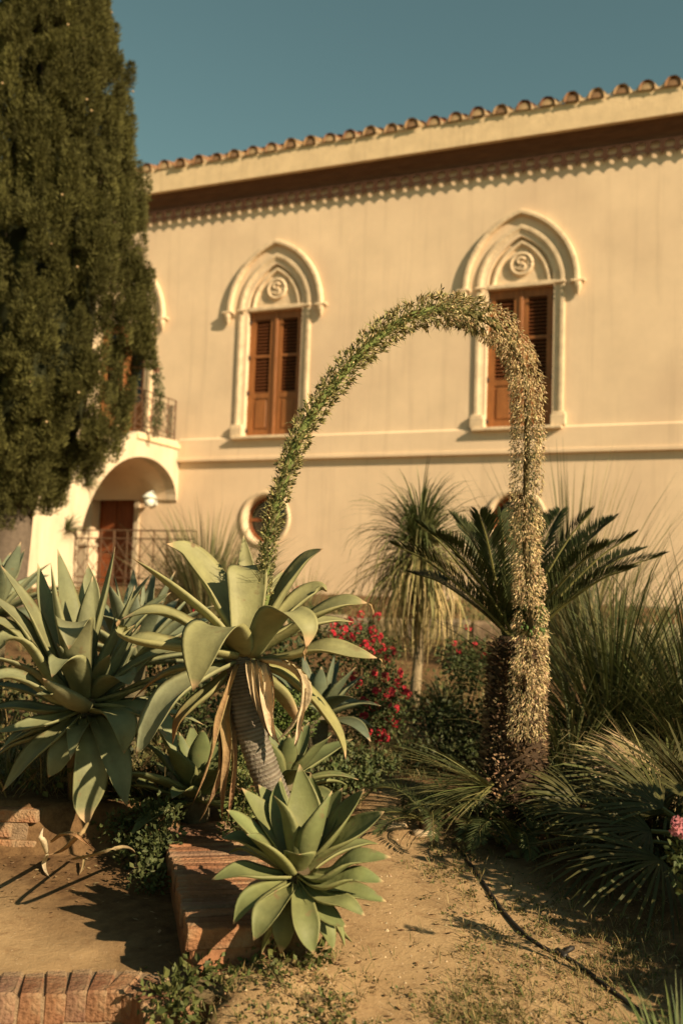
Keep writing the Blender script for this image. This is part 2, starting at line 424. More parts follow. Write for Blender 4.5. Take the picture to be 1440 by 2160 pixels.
for k in range(42):   # second row up the slope
    share('roof_tile', rnd.choice(tms), villa, (-13.2 + .392 * k, -OV + .42, 9.5 + .155), (0, R(rnd.uniform(-4, 4)), 0), (.98, 1, 1))
# windows
def torus_arc(mb, c, rad, r, n=28, m=8, a0=0, a1=2 * math.pi):
    pts = [(c[0] + rad * math.cos(a0 + (a1 - a0) * k / n), c[1], c[2] + rad * math.sin(a0 + (a1 - a0) * k / n)) for k in range(n + 1)]
    mb.tube(pts, r, m)
def window(uc, zb, full=True):
    mb = MB()
    sweep(mb, [(-.004, -.10), (-.004, -.02), (.012, -.012), (.10, .018), (.108, .03), (.12, .036), (.17, .036), (.18, .03), (.184, -.01)], lambda w_: jamb_arch(w_, zb), uc)
    wobj = mb.build('window', M['stone'], villa, True, usecol=False)
    for p in wobj.data.polygons: p.use_smooth = False
    mb = MB()
    sweep(mb, [(.335, -.01), (.338, .062), (.348, .08), (.358, .084), (.405, .084), (.42, .072), (.425, -.01)], arch_pts, uc); mb.build('hood_mould', M['stone'], wobj, usecol=False)
    for s in (-1, 1):       # corbels that carry the hood
        mb = MB(); x = uc + s * (WA + .40)
        mb.box((x - .115, -.105, SPR - .04), (x + .115, -.001, SPR + .002), bev=.01)
        mb.tube([(x, -.07, SPR - .045), (x, -.065, SPR - .11), (x, -.05, SPR - .18), (x, -.04, SPR - .25)], [.065, .058, .04, .014], 10)
        mb.build('corbel', M['stone'], wobj, usecol=False)
        mb = MB(); x = uc + s * (WA + .10)
        mb.box((x - .105, -.07, SPR - .025), (x + .105, -.04, SPR + .02), bev=.012); mb.build('impost', M['stone'], wobj, usecol=False)
        mb = MB(); x = uc + s * (WA + .115)
        mb.box((x - .125, -.085, zb - .01), (x + .125, -.001, zb + .18), bev=.015); mb.box((x - .11, -.075, zb + .17), (x + .11, -.001, zb + .22), bev=.012)
        mb.build('jamb_base', M['stone'], wobj, usecol=False)
    if full:
        mb = MB(); mb.box((uc - .75, -.15, zb - .065), (uc + .75, -.001, zb - .008), bev=.01); mb.box((uc - .552, -.02, zb - .06), (uc + .552, .16, zb - .004)); mb.build('sill', M['stone'], wobj, usecol=False)
    # tympanum
    mb = MB(); a = arch_pts(-.005); i = [mb.vert((uc + x, .07, z)) for x, z in a]; mb.face(*i)
    a = arch_pts(-.045); 
    sweep(mb, [(-.125, -.071), (-.12, -.03), (-.10, -.015), (-.075, -.015), (-.06, -.03), (-.055, -.071)], arch_pts, uc)
    mb.box((uc - .555, -.012, SPR - .02), (uc + .555, .3, SPR + .055), bev=.008)
    mb.build('tympanum', M['stone'], wobj, usecol=False)
    mb = MB(); zc = SPR + .385
    torus_arc(mb, (uc, .05, zc), .178, .034); torus_arc(mb, (uc, .05, zc), .122, .02)
    b0 = [mb.vert((uc + 0.175 * math.cos(2 * math.pi * k / 24), .055, zc + .175 * math.sin(2 * math.pi * k / 24))) for k in range(24)]; mb.face(*b0)
    sp = [(.06, .065), (.02, .095), (-.04, .085), (-.065, .045), (-.04, .01), (.0, .0), (.04, -.01), (.065, -.045), (.04, -.085), (-.02, -.095), (-.06, -.065)]
    mb.tube(smooth_path([(uc + x, .035, zc + z) for x, z in sp], 30), .024, 8)
    for s in (-1, 1): mb.tube([(uc + s * .02, .04, zc + s * .045), (uc + s * .0, .04, zc + s * .03)], .02, 8)
    mb.build('medallion', M['stone'], wobj, True, usecol=False)
    # shutters
    zt = SPR - .02; y0 = .10; zmid = zb + .83
    for s in (-1, 1):
        mb = MB()
        xa, xb = (uc - .55, uc - .004) if s < 0 else (uc + .004, uc + .55)
        mb.box((xa, y0, zb + .005), (xa + .115, y0 + .05, zt)); mb.box((xb - .115, y0, zb + .005), (xb, y0 + .05, zt))
        xi, xj = xa + .115, xb - .115
        mb.box((xi, y0 + .003, zt - .15), (xj, y0 + .047, zt)); mb.box((xi, y0 + .003, zmid - .10), (xj, y0 + .047, zmid)); mb.box((xi, y0 + .003, zb + .008), (xj, y0 + .047, zb + .13))
        mb.box((xi, y0 + .02, zb + .13), (xj, y0 + .04, zmid - .10)); mb.box((xi + .035, y0 + .006, zb + .165), (xj - .035, y0 + .03, zmid - .135), bev=.012)
        mb.box((xi, y0 + .008, 0.5 * (zmid + zt - .15) - .02), (xj, y0 + .045, .5 * (zmid + zt - .15) + .02))
        if s > 0: mb.box((uc - .03, y0 - .022, zb + .007), (uc + .03, y0 - .001, zt - .01), bev=.006)
        mb.build('shutter', M['wood'], wobj, usecol=False)
        if full:
            zz = zmid + .03
            sm = MB(); hw = (xj - xi) / 2
            q = [sm.vert(p) for p in ((-hw, .004, -.012), (hw, .004, -.012), (hw, .038, .018), (-hw, .038, .018), (-hw, .010, -.018), (hw, .010, -.018), (hw, .042, .012), (-hw, .042, .012))]
            sm.face(q[0], q[1], q[2], q[3]); sm.face(q[7], q[6], q[5], q[4]); sm.face(q[0], q[4], q[5], q[1]); sm.face(q[3], q[2], q[6], q[7])
            me = None
            while zz < zt - .16:
                if me is None:
                    so_ = sm.build('slat', M['slat'], wobj, usecol=False); me = so_.data; so_.location = ((xi + xj) / 2, y0 + .006, zz)
                else: share('slat', me, wobj, ((xi + xj) / 2, y0 + .006, zz))
                zz += .063
            for hz in (zb + .12, zb + .83, zb + 1.5, zb + 2.17):
                hm = MB(); xh = xa if s < 0 else xb
                hm.box((xh - .03, y0 - .035, hz - .03), (xh + .03, y0 + .005, hz + .03), bev=.008); hm.tube([(xh - s * -.005, y0 - .03, hz - .05), (xh - s * -.005, y0 - .03, hz + .05)], .012, 6)
                hm.build('hinge', M['iron'], wobj, usecol=False)
    mb = MB(); mb.box((uc - .6, .19, zb - .05), (uc + .6, .2, SPR + .1)); mb.build('dark_interior', M['glass'], wobj, usecol=False)
    return wobj
for k, (uc, zb) in enumerate(wins): window(uc, zb, k < 2)
for uc, zc in ocs:
    mb = MB(); n = 40; prof = [(.425, -.10), (.428, .01), (.44, .028), (.49, .034), (.51, .028), (.52, -.01)]
    rows = [[mb.vert((uc + r_ * math.cos(2 * math.pi * k / n), -p, zc + r_ * math.sin(2 * math.pi * k / n))) for k in range(n)] for r_, p in prof]
    for a, b in zip(rows, rows[1:]):
        for k in range(n): mb.face(a[k], a[(k + 1) % n], b[(k + 1) % n], b[k])
    ow = mb.build('round_window', M['stone'], villa, True, usecol=False)
    mb = MB(); b0 = [mb.vert((uc + .44 * math.cos(2 * math.pi * k / n), .22, zc + .44 * math.sin(2 * math.pi * k / n))) for k in range(n)]; mb.face(*b0); mb.build('pane', M['glass'], ow, usecol=False)
    mb = MB(); mb.box((uc - .43, .15, zc - .025), (uc + .43, .2, zc + .025)); mb.box((uc - .025, .152, zc - .43), (uc + .025, .198, zc + .43))
    torus_arc(mb, (uc, .175, zc), .40, .03, 32, 6); mb.build('sash', M['doorwood'], ow, usecol=False)
# door under the stairs
mb = MB(); mb.box((-12.28, .20, .95), (-11.35, .25, 3.41)); dr = mb.build('door', M['doorwood'], villa, usecol=False)
for s in range(2):
    for z0, z1 in ((1.1, 1.9), (2.05, 3.25)):
        mb = MB(); x0 = -12.22 + s * .465; mb.box((x0, .175, z0), (x0 + .34, .205, z1), bev=.02); mb.build('door_panel', M['doorwood'], dr, usecol=False)
mb = MB(); mb.box((-11.32, -.03, .9), (-11.2, .0 - .001, 3.5), bev=.01); mb.box((-12.43, -.03, .9), (-12.31, -.001, 3.5), bev=.01); mb.box((-12.43, -.032, 3.44), (-11.2, -.003, 3.56), bev=.01); mb.build('door_surround', M['whitewash'], villa, usecol=False)
# ------------------------------------------------------------------ outside staircase
SU = -10.37
stair = empty('outside_staircase', (vorig.x, vorig.y, 0), -TH, 'whitewashed outside staircase with round arch beneath its landing', 'staircase')
top = [(0.0, 4.17), (-1.35, 4.15), (-1.75, 3.98), (-2.73, 3.36), (-3.7, 3.0), (-4.4, 2.62), (-6.2, 1.7), (-6.2, .6)]
archp = []
for k in range(25):
    a = math.pi * k / 24
    # rampant arch: peak near V=-1.1, high springing at the facade, low springing at the pier
    v = -1.45 + 1.41 * math.cos(a); zz = (3.02 if v > -1.0 else 1.9) 
    if v > -1.05:
        t = (v + 1.05) / 1.01; zz = 3.05 + .67 * math.sqrt(max(0, 1 - t * t))
    else:
        t = (-1.05 - v) / 1.81; zz = 1.75 + 1.97 * math.sqrt(max(0, 1 - t * t))
    archp.append((v, zz))
outl = [(-.002, 3.05)] + [] 
poly = top[:1] + top[1:] + [(-2.9, .6), (-2.86, 1.6)] + archp[::-1] + [(-.002, 3.0)]
def plate(mb, pts, u0, u1):
    tr = tessellate_polygon([[V((a, b, 0)) for a, b in pts]]); n = len(pts)
    for u in (u0, u1):
        b0 = len(mb.v)
        for a, b in pts: mb.vert((u, a, b))
        for t in tr: mb.face(*[b0 + q for q in t])
    b0 = len(mb.v) - 2 * n
    for k in range(n): mb.face(b0 + k, b0 + (k + 1) % n, b0 + n + (k + 1) % n, b0 + n + k)
mb = MB(); plate(mb, poly, SU - .22, SU); mb.build('side_wall', M['whitewash'], stair, usecol=False)
# vault under the landing, landing slab, steps, far side wall
mb = MB(); vr = [(v, z) for v, z in archp]
rows = [[mb.vert((u, v, z + .004)) for v, z in vr] for u in (SU - .22, SU - 2.3)]
for k in range(len(vr) - 1): mb.face(rows[0][k], rows[0][k + 1], rows[1][k + 1], rows[1][k])
mb.build('vault', M['stucco'], stair, True, usecol=False)
mb = MB(); mb.box((SU - 2.3, -1.4, 4.02), (SU + .04, -.002, 4.10)); mb.build('landing', M['mortar'], stair, usecol=False)
mb = MB(); plate(mb, poly, SU - 2.5, SU - 2.31); mb.build('far_wall', M['whitewash'], stair, usecol=False)
for k in range(14):
    v = -1.4 - .33 * k; tz = interp(-(v - .33), [-q[0] for q in top], [q[1] for q in top]) - .05
    mb = MB(); mb.box((SU - 2.3, v - .335, tz - .14), (SU - .225, v, tz), bev=.008); mb.build('step', M['mortar'], stair, usecol=False)
mb = MB(); mb.box((SU - .24, -3.08, .8), (SU - .0 + .02, -2.86, 1.72), bev=.02)
# (pier widening at the low springing)
mb.build('pier', M['whitewash'], stair, usecol=False)
# landing railing
def lattice_railing(name, p0, p1, z0, z1, parent=None, label=None, cat=None, mat='rusty', cell=.26):
    root = parent
    mb = MB(); d = V(p1) - V(p0); L = d.length; d.normalize()
    Z = V((0, 0, 1)); q = lambda s, z: V(p0) + d * s + Z * z
    for z in (z0, z1, z1 - .13, z0 + .1): mb.tube([q(0, z), q(L, z)], .012, 6)
    n = max(1, round(L / cell)); c = L / n
    for k in range(n + 1): mb.tube([q(k * c, z0 - .1), q(k * c, z1)], .011 if k % 4 else .018, 6)
    h = z1 - .13 - z0 - .1; rws = max(1, round(h / c)); hh = h / rws
    for k in range(n):
        for r_ in range(rws):
            za = z0 + .1 + r_ * hh
            mb.tube([q(k * c, za), q((k + 1) * c, za + hh)], .007, 5); mb.tube([q(k * c, za + hh), q((k + 1) * c, za)], .007, 5)
    return mb.build(name, M[mat], root, usecol=False)
lattice_railing('landing_railing', (SU - .1, -.05, 0), (SU - .1, -1.35, 0), 4.2, 4.95, stair)
tr = lattice_railing('terrace_railing', vw(-10.6, -2.95, 0), vw(-8.1, -2.95, 0), 1.42, 2.27)
tag(tr, 'rusty diamond lattice railing before the door under the stairs', 'railing')
# white newel pillar and lantern
mb = MB()
c = V((-10.95, -1.9)); 
mb.box((c.x - .12, c.y - .12, 1.2), (c.x + .12, c.y + .12, 2.05), bev=.02); mb.box((c.x - .15, c.y - .15, 2.045), (c.x + .15, c.y + .15, 2.12), bev=.02); mb.tube([(c.x, c.y, 2.11), (c.x, c.y, 2.2), (c.x, c.y, 2.27)], [.11, .09, .02], 12)
o = mb.build('pillar', M['whitewash'], None, usecol=False); o.location = (vorig.x, vorig.y, 0); o.rotation_euler.z = -TH
tag(o, 'short white pillar standing under the staircase arch', 'pillar')
lan = empty('wall_lantern', vw(-10.84, -.02, 2.95), -TH, 'white enamel wall lantern beside the brown door', 'lantern')
mb = MB(); mb.box((-.03, -.02, .0), (.03, .018, .22), bev=.005); mb.tube([(0, 0, .18), (0, -.12, .26), (0, -.22, .22)], .012, 6); mb.build('bracket', M['enamel'], lan, usecol=False)
mb = MB(); mb.tube([(0, -.22, .23), (0, -.22, .20), (0, -.22, .13), (0, -.22, .12)], [.03, .07, .15, .15], 14); mb.build('shade', M['enamel'], lan, True, usecol=False)
mb = MB(); mb.tube([(0, -.22, .125), (0, -.22, .05), (0, -.22, -.03), (0, -.22, -.05)], [.10, .105, .08, .02], 12); mb.build('globe', material('opal_glass', (.75, .78, .7), .25, .03, 5), lan, True, usecol=False)

# ------------------------------------------------------------------ plants: generic builders
AG = (.225, .222, .108); AGY = (.25, .235, .095); DRY = (.42, .28, .16); TAN = (.45, .32, .17)
def agave_leaf(name, pts, wid, parent, c0=AG, tipdry=.06, chan=.35, twist=0., seg=16, base_w=.5, radial=None, mat='agave', peak=.5, thick=.011, wav=0., seed=0, side=None, tipc=DRY, blotch=0.):
    rnd = random.Random(seed); sp = smooth_path(pts, seg + 1)
    r_ = V(radial) if radial else (sp[-1] - sp[0]); r_.z = 0
    if radial is None:
        q = sp[seg // 2] - sp[0]; q.z = 0; r_ = r_ + q
    r_ = r_.normalized() if r_.length > 1e-6 else V((0, -1, 0))
    S0 = V(side).normalized() if side else r_.cross(V((0, 0, 1))).normalized()
    mb = MB(); rows = []; Ks = (-1, -.72, -.38, 0, .38, .72, 1); stk = [1 + rnd.uniform(-.10, .08) for _ in Ks]
    for i in range(seg + 1):
        t = i / seg
        T = (sp[min(i + 1, seg)] - sp[max(i - 1, 0)]).normalized()
        S = (S0 - T * S0.dot(T)).normalized()
        S = Matrix.Rotation(R(twist) * t, 3, T) @ S
        N = S.cross(T)
        if t < peak: wd = lerp(base_w, 1, math.sin(t / peak * math.pi / 2))
        else:
            q = (t - peak) / (1 - peak); wd = max(.010, (1 - q ** 1.55) ** 1.0)
        wd *= wid * .5
        ch = chan * lerp(1.3, .8, t); th = thick * lerp(1.6, .35, t) * (wd / (wid * .5) * .7 + .3)
        wv = wav * math.sin(t * 13 + seed) * wd
        vein = rnd.uniform(-.03, .03)
        cc = mixc(c0, AGY, .35 * (1 - t) + .1 * rnd.random())
        if t > 1 - tipdry * 2.2: cc = mixc(cc, tipc, sstep(1 - tipdry * 2.2, 1 - tipdry * .6, t))
        if blotch: cc = mixc(cc, (.30, .12, .04), blotch * sstep(.45, .85, t))
        up = []; dn = []
        for ki, k in enumerate(Ks):
            e = abs(k); h = ch * wd * (1 - math.cos(e * 1.35)) * 1.15 + (wv * k if e > .5 else 0)
            p = sp[i] + S * (wd * math.sin(e * 1.35) / math.sin(1.35) * (1 if k > 0 else -1)) + N * h
            ce = mixc(cc, AGY, .5) if e == 1 else tuple(x * stk[ki] for x in cc)
            up.append(mb.vert(p, ce))
            if 0 < e < 1 or e == 0: dn.append(mb.vert(p - N * th * (1 - e * e * .7), cc))
        rows.append(up + dn[::-1])
    n = len(rows[0])
    for a, b in zip(rows, rows[1:]):
        for k in range(n): mb.face(a[k], b[k], b[(k + 1) % n], a[(k + 1) % n])
    mb.face(*rows[0]); mb.face(*rows[-1][::-1])
    return mb.build(name, M[mat], parent, True)

def rosette_leaves(parent, C, n, L, W, seed, ax=(0, 0, 1), el0=82, el1=-12, c0=AG, droop=.35, az0=0., skip=None, chan=.35, tipdry=.04, lenvar=.12):
    """leaves of a rosette, young ones upright in the middle, old ones spreading"""
    rnd = random.Random(seed); ax = V(ax).normalized(); rot = V((0, 0, 1)).rotation_difference(ax).to_matrix()
    for i in range(n):
        t = (i + .5) / n; az = az0 + i * 2.39996 + rnd.uniform(-.15, .15)
        if skip and skip(az, t): continue
        el = R(lerp(el0, el1, t ** .85) + rnd.uniform(-7, 7)); ln = L * (lerp(.72, 1.0, min(1, t * 2.2)) + rnd.uniform(-lenvar, lenvar))
        h = V((math.cos(az), math.sin(az), 0)); pts = []
        p = V((0, 0, 0)) + h * .03; e = el; stp = ln / 4
        pts.append(p.copy())
        for k in range(4):
            p = p + (h * math.cos(e) + V((0, 0, 1)) * math.sin(e)) * stp; pts.append(p.copy())
            e -= droop * t * (.25 + .5 * k) * rnd.uniform(.5, 1.3) - (.06 if t < .4 else 0)
        pts = [V(C) + rot @ (q + V((0, 0, -.10 * t))) for q in pts]
        agave_leaf('leaf', pts, W * rnd.uniform(.85, 1.1) * lerp(.75, 1, min(1, t * 2)), parent, jit(c0, rnd, .1), tipdry, chan * lerp(1.4, .8, t), rnd.uniform(-18, 18), 12, .5, radial=rot @ h, seed=seed * 100 + i, wav=rnd.choice((0, 0, .06, .12)))

def blades(mb, C, n, L, wd, seed, el=(30, 88), droop=1.2, cols=None, seg=5, az=(0, 6.283), base=.06, tw=0., stiff=False, lv=.25, ax=None):
    rnd = random.Random(seed); cols = cols or [(.10, .12, .04)]
    for i in range(n):
        a = rnd.uniform(*az); e = R(rnd.uniform(*el)); ln = L * (1 + rnd.uniform(-lv, lv) * 1.3)
        h = V((math.cos(a), math.sin(a), 0)); p = V(C) + h * rnd.uniform(0, base) + V((0, 0, rnd.uniform(-.02, .02)))
        dr = droop * rnd.uniform(.4, 1.3) / seg; pts = [p]
        for k in range(seg):
            p = p + (h * math.cos(e) + V((0, 0, math.sin(e)))) * (ln / seg); pts.append(p); e -= dr * (.4 + k * .35)
        sd = h.cross(V((0, 0, 1))); sd = (sd + V((rnd.uniform(-.4, .4), rnd.uniform(-.4, .4), rnd.uniform(-.4, .4)))).normalized()
        c = jit(rnd.choice(cols), rnd, .25)
        mb.strip(pts, [wd * (1 - (k / seg) ** 2 * .93) * (.7 if k == 0 else 1) for k in range(seg + 1)], sd, c)

def frond(name, parent, pts, n, ll, lw, seed, col_=(.06, .085, .03), rc=(.16, .15, .05), vang=.55, fwd=.5, droop=.1, rr_=.012, up=None, start=.12, mat='green'):
    rnd = random.Random(seed); sp = smooth_path(pts, 30); mb = MB()
    mb.tube(sp, [lerp(rr_, rr_ * .25, k / 29) for k in range(30)], 5, rc)
    ch = sp[-1] - sp[0]; ch.z = 0
    if ch.length < .05: ch = V((1, 0, 0))
    S0 = ch.normalized().cross(V((0, 0, 1)))
    if up is not None: S0 = (sp[15] - sp[0]).cross(V(up)).normalized()
    for i in range(n):
        t = start + (1 - start) * (i + .5) / n; q = t * 29; k = min(int(q), 28)
        p = sp[k].lerp(sp[k + 1], q - k); T = (sp[k + 1] - sp[k]).normalized()
        S = (S0 - T * S0.dot(T)).normalized(); N = S.cross(T)
        pl = ll * (math.sin(math.pi * clamp(.13 + t * .83)) ** .6) * rnd.uniform(.9, 1.05)
        for s in (-1, 1):
            d = (S * s * math.cos(vang) + N * math.sin(vang) + T * (fwd + .5 * t)).normalized()
            d = (d + V((rnd.uniform(-.07, .07), rnd.uniform(-.07, .07), rnd.uniform(-.07, .07)))).normalized()
            e = p + d * pl + V((0, 0, -droop * pl)); m = p + d * pl * .45
            sd = d.cross(N).normalized() * lw
            c = jit(col_, rnd, .22)
            a = mb.vert(p, c); b = mb.vert(m + sd, c); f = mb.vert(e, c); g = mb.vert(m - sd, c); mb.face(a, b, f, g)
    return mb.build(name, M[mat], parent)

def fan_leaf(name, parent, base, hub, n, L, seed, c0=(.09, .12, .05), nrm=None, spread=2.5, lw=.013):
    """palmate leaf: petiole from base to hub, fan of narrow segments"""
    rnd = random.Random(seed); mb = MB(); base = V(base); hub = V(hub)
    mid = (base + hub) / 2 + V((0, 0, .04)); mb.tube(smooth_path([base, mid, hub], 8), .008, 5, (.16, .16, .06))
    d = (hub - mid).normalized(); nrm = V(nrm) if nrm else V((rnd.uniform(-.3, .3), -.7, .6)); nrm = (nrm - d * nrm.dot(d)).normalized(); s = d.cross(nrm)
    for i in range(n):
        a = -spread / 2 + spread * (i + .5) / n + rnd.uniform(-.03, .03)
        dd = d * math.cos(a) + s * math.sin(a); l = L * (.72 + .28 * math.cos(a)) * rnd.uniform(.88, 1.08)
        side = (dd.cross(nrm) + nrm * .35 * (1 if i % 2 else -1)).normalized()
        pts = [hub + dd * l * t - nrm * l * .10 * t * t + V((0, 0, -.05 * l * t ** 3 * rnd.uniform(.2, 1.6))) + nrm * .12 * l * math.sin(math.pi * t) * 0.4 for t in (0, .3, .6, .85, 1)]
        c = jit(c0, rnd, .25)
        mb.strip(pts, [lw * .35, lw * .8, lw, lw * .6, lw * .08], side, c)
    return mb.build(name, M['green'], parent)

def leaf_cloud(mb, pts_r, n, size, seed, cols, flat=.4, up=.3):
    """many small leaves; pts_r: list of (center, radius vector)"""
    rnd = random.Random(seed)
    for i in range(n):
        c, r_ = rnd.choice(pts_r)
        d = V((rnd.gauss(0, 1), rnd.gauss(0, 1), rnd.gauss(0, 1))).normalized() * (rnd.random() ** .45)
        p = V(c) + V((d.x * r_[0], d.y * r_[1], d.z * r_[2]))
        T = (V((rnd.gauss(0, 1), rnd.gauss(0, 1), rnd.gauss(0, 1) + up)) + d * .8).normalized()
        S = T.cross(V((rnd.gauss(0, 1), rnd.gauss(0, 1), rnd.gauss(0, 1)))).normalized()
        N = S.cross(T); s = size * rnd.uniform(.55, 1.25); cc = jit(rnd.choice(cols), rnd, .25)
        a = mb.vert(p, cc); b = mb.vert(p + T * s * .5 + S * s * .3 + N * s * .08, cc); e = mb.vert(p + T * s, cc); f = mb.vert(p + T * s * .5 - S * s * .3 + N * s * .08, cc); g = mb.vert(p + T * s * .5, cc)
        mb.face(a, b, e, g); mb.face(a, g, e, f)

def flower_cluster(mb, C, r_, n, seed, cols):
    rnd = random.Random(seed)
    for i in range(n):
        d = V((rnd.gauss(0, 1), rnd.gauss(0, 1) - .5, rnd.gauss(0, 1) + .3)).normalized(); p = V(C) + d * r_ * rnd.uniform(.5, 1)
        a = d.cross(V((.3, .2, 1))).normalized(); b = d.cross(a); c = jit(rnd.choice(cols), rnd, .2); s = .013 * rnd.uniform(.7, 1.2)
        ci = mb.vert(p, mixc(c, (.5, .15, .1), .3))
        for k in range(5):
            q = 2 * math.pi * k / 5 + rnd.random() * .3
            u1 = a * math.cos(q - .5) + b * math.sin(q - .5); u2 = a * math.cos(q + .5) + b * math.sin(q + .5); u3 = a * math.cos(q) + b * math.sin(q)
            mb.face(ci, mb.vert(p + u1 * s * .8 + d * s * .3, c), mb.vert(p + u3 * s * 1.3 + d * s * .2, c), mb.vert(p + u2 * s * .8 + d * s * .3, c))
# ------------------------------------------------------------------ the flowering agave
DM = 4.25
main = empty('flowering_agave', (0, 0, 0), 0, 'flowering agave on a bent bare trunk with an arching flower spike', 'agave')
def PD(l, d0): return [P(x, y, d0 + d) for x, y, d in l]
tp = PD([(500, 1372, 0.02), (508, 1430, .0), (524, 1520, -.02), (556, 1620, -.03), (592, 1710, -.02), (618, 1800, 0), (630, 1880, .03)], DM)
main.location = (tp[-1].x, tp[-1].y, G(tp[-1].x, tp[-1].y))
main_off = main.location.copy()
def reparent(o, parent):          # keep world placement
    o.parent = parent; o.location = o.location - parent.location
sp = smooth_path(tp, 300); rads = []; cols = []; rnd = random.Random(3)
for k in range(300):
    t = k / 299; r_ = lerp(.052, .063, sstep(0, .35, t)) + .0022 * math.sin(k * 1.45) * (1 + .5 * math.sin(k * .31)) + .0015 * noise.noise(V((k * .15, 0, 0))); rads.append(r_)
    cols.append(jit(mixc((.12, .10, .075), (.20, .175, .14), .5 + .5 * math.sin(k * 1.45)), rnd, .12))
mb = MB(); mb.tube(sp, rads, 18, cols); reparent(mb.build('trunk', M['bark'], None, True), main)
# (points px,py,depth offset), width px, options
ML = [
 ([(508, 1375, .05), (455, 1315, .06), (390, 1262, .06), (330, 1215, .05), (278, 1176, .02)], 66, dict(twist=10)),
 ([(512, 1372, .08), (480, 1310, .16), (440, 1230, .22), (395, 1170, .20), (352, 1147, .14)], 92, dict(twist=-22, chan=.5, tipdry=.05)),
 ([(528, 1365, .12), (522, 1290, .28), (518, 1200, .36), (514, 1128, .38)], 46, dict(tipdry=.01, chan=.5)),
 ([(512, 1378, .0), (520, 1310, .05), (523, 1240, .10), (521, 1205, .13), (516, 1194, .20)], 80, dict(peak=.72, chan=.4, tipdry=.03, radial=(0, 1, 0))),
 ([(535, 1370, .08), (572, 1300, .14), (608, 1235, .16), (645, 1182, .14), (682, 1157, .10)], 72, dict(twist=25, tipdry=.05, chan=.4)),
 ([(552, 1360, .12), (600, 1300, .25), (640, 1260, .30), (672, 1243, .30), (690, 1246, .26)], 58, dict(twist=20, chan=.45)),
 ([(545, 1375, .04), (605, 1340, .02), (670, 1298, -.02), (730, 1272, -.04), (774, 1272, -.04)], 80, dict(twist=30, tipdry=.05, peak=.55)),
 ([(535, 1385, -.02), (560, 1335, -.10), (590, 1293, -.18), (628, 1300, -.24), (650, 1325, -.27), (646, 1368, -.27)], 74, dict(chan=.3, tipdry=.08, radial=(.55, -1, 0), peak=.45)),
 ([(548, 1392, -.02), (610, 1386, -.10), (680, 1368, -.16), (745, 1378, -.18), (795, 1388, -.17)], 62, dict(twist=35, tipdry=.05, peak=.5)),
 ([(545, 1402, .02), (600, 1425, .02), (655, 1470, .0), (702, 1530, -.02), (722, 1570, -.02), (729, 1602, -.02)], 62, dict(twist=20, tipdry=.07, c0=AGY, peak=.35)),
 ([(500, 1378, .0), (440, 1345, -.04), (370, 1302, -.05), (310, 1290, -.05), (252, 1308, -.03)], 64, dict(twist=-22, tipdry=.06, wav=.08)),
 ([(496, 1386, -.04), (430, 1375, -.12), (350, 1365, -.18), (285, 1352, -.18), (258, 1336, -.10), (285, 1318, -.05)], 62, dict(twist=-25, tipdry=.03, chan=.55)),
 ([(505, 1380, -.03), (490, 1345, -.14), (462, 1322, -.26), (436, 1345, -.36), (420, 1400, -.42), (408, 1458, -.44)], 98, dict(chan=.22, tipdry=.04, peak=.52, radial=(-.5, -1, 0), twist=-6)),
 ([(488, 1400, -.02), (430, 1425, -.12), (365, 1465, -.2), (325, 1520, -.24), (305, 1560, -.25), (288, 1590, -.25)], 74, dict(twist=-30, tipdry=.03, peak=.4, c0=(.185, .205, .13))),
 ([(495, 1405, .04), (455, 1450, .0), (405, 1490, -.03), (375, 1525, -.05), (364, 1570, -.04)], 56, dict(twist=-20, tipdry=.12, peak=.38, blotch=.75)),
 ([(490, 1395, .08), (430, 1405, .1), (365, 1415, .12), (320, 1440, .12), (278, 1478, .12)], 46, dict(twist=-20, tipdry=.1, peak=.4, blotch=.85)),
 ([(520, 1370, .12), (480, 1290, .3), (470, 1240, .38), (455, 1205, .42)], 48, dict(chan=.4)),
 ([(548, 1375, .12), (620, 1330, .25), (690, 1310, .32), (745, 1312, .34)], 55, dict(twist=15)),
 ([(540, 1380, .12), (560, 1310, .26), (585, 1240, .36), (600, 1200, .42)], 48, dict(chan=.5)),
 ([(530, 1400, .1), (560, 1440, .25), (600, 1480, .32), (640, 1545, .34)], 55, dict(tipdry=.2)),
]
for k, (pt, wpx, op) in enumerate(ML):
    op = dict(op); pts = PD(pt, DM)
    reparent(agave_leaf('leaf', pts, wpx * DM / FPX * 1.10, None, seg=22, seed=k + 7, **({'tipdry': .05} | op)), main)
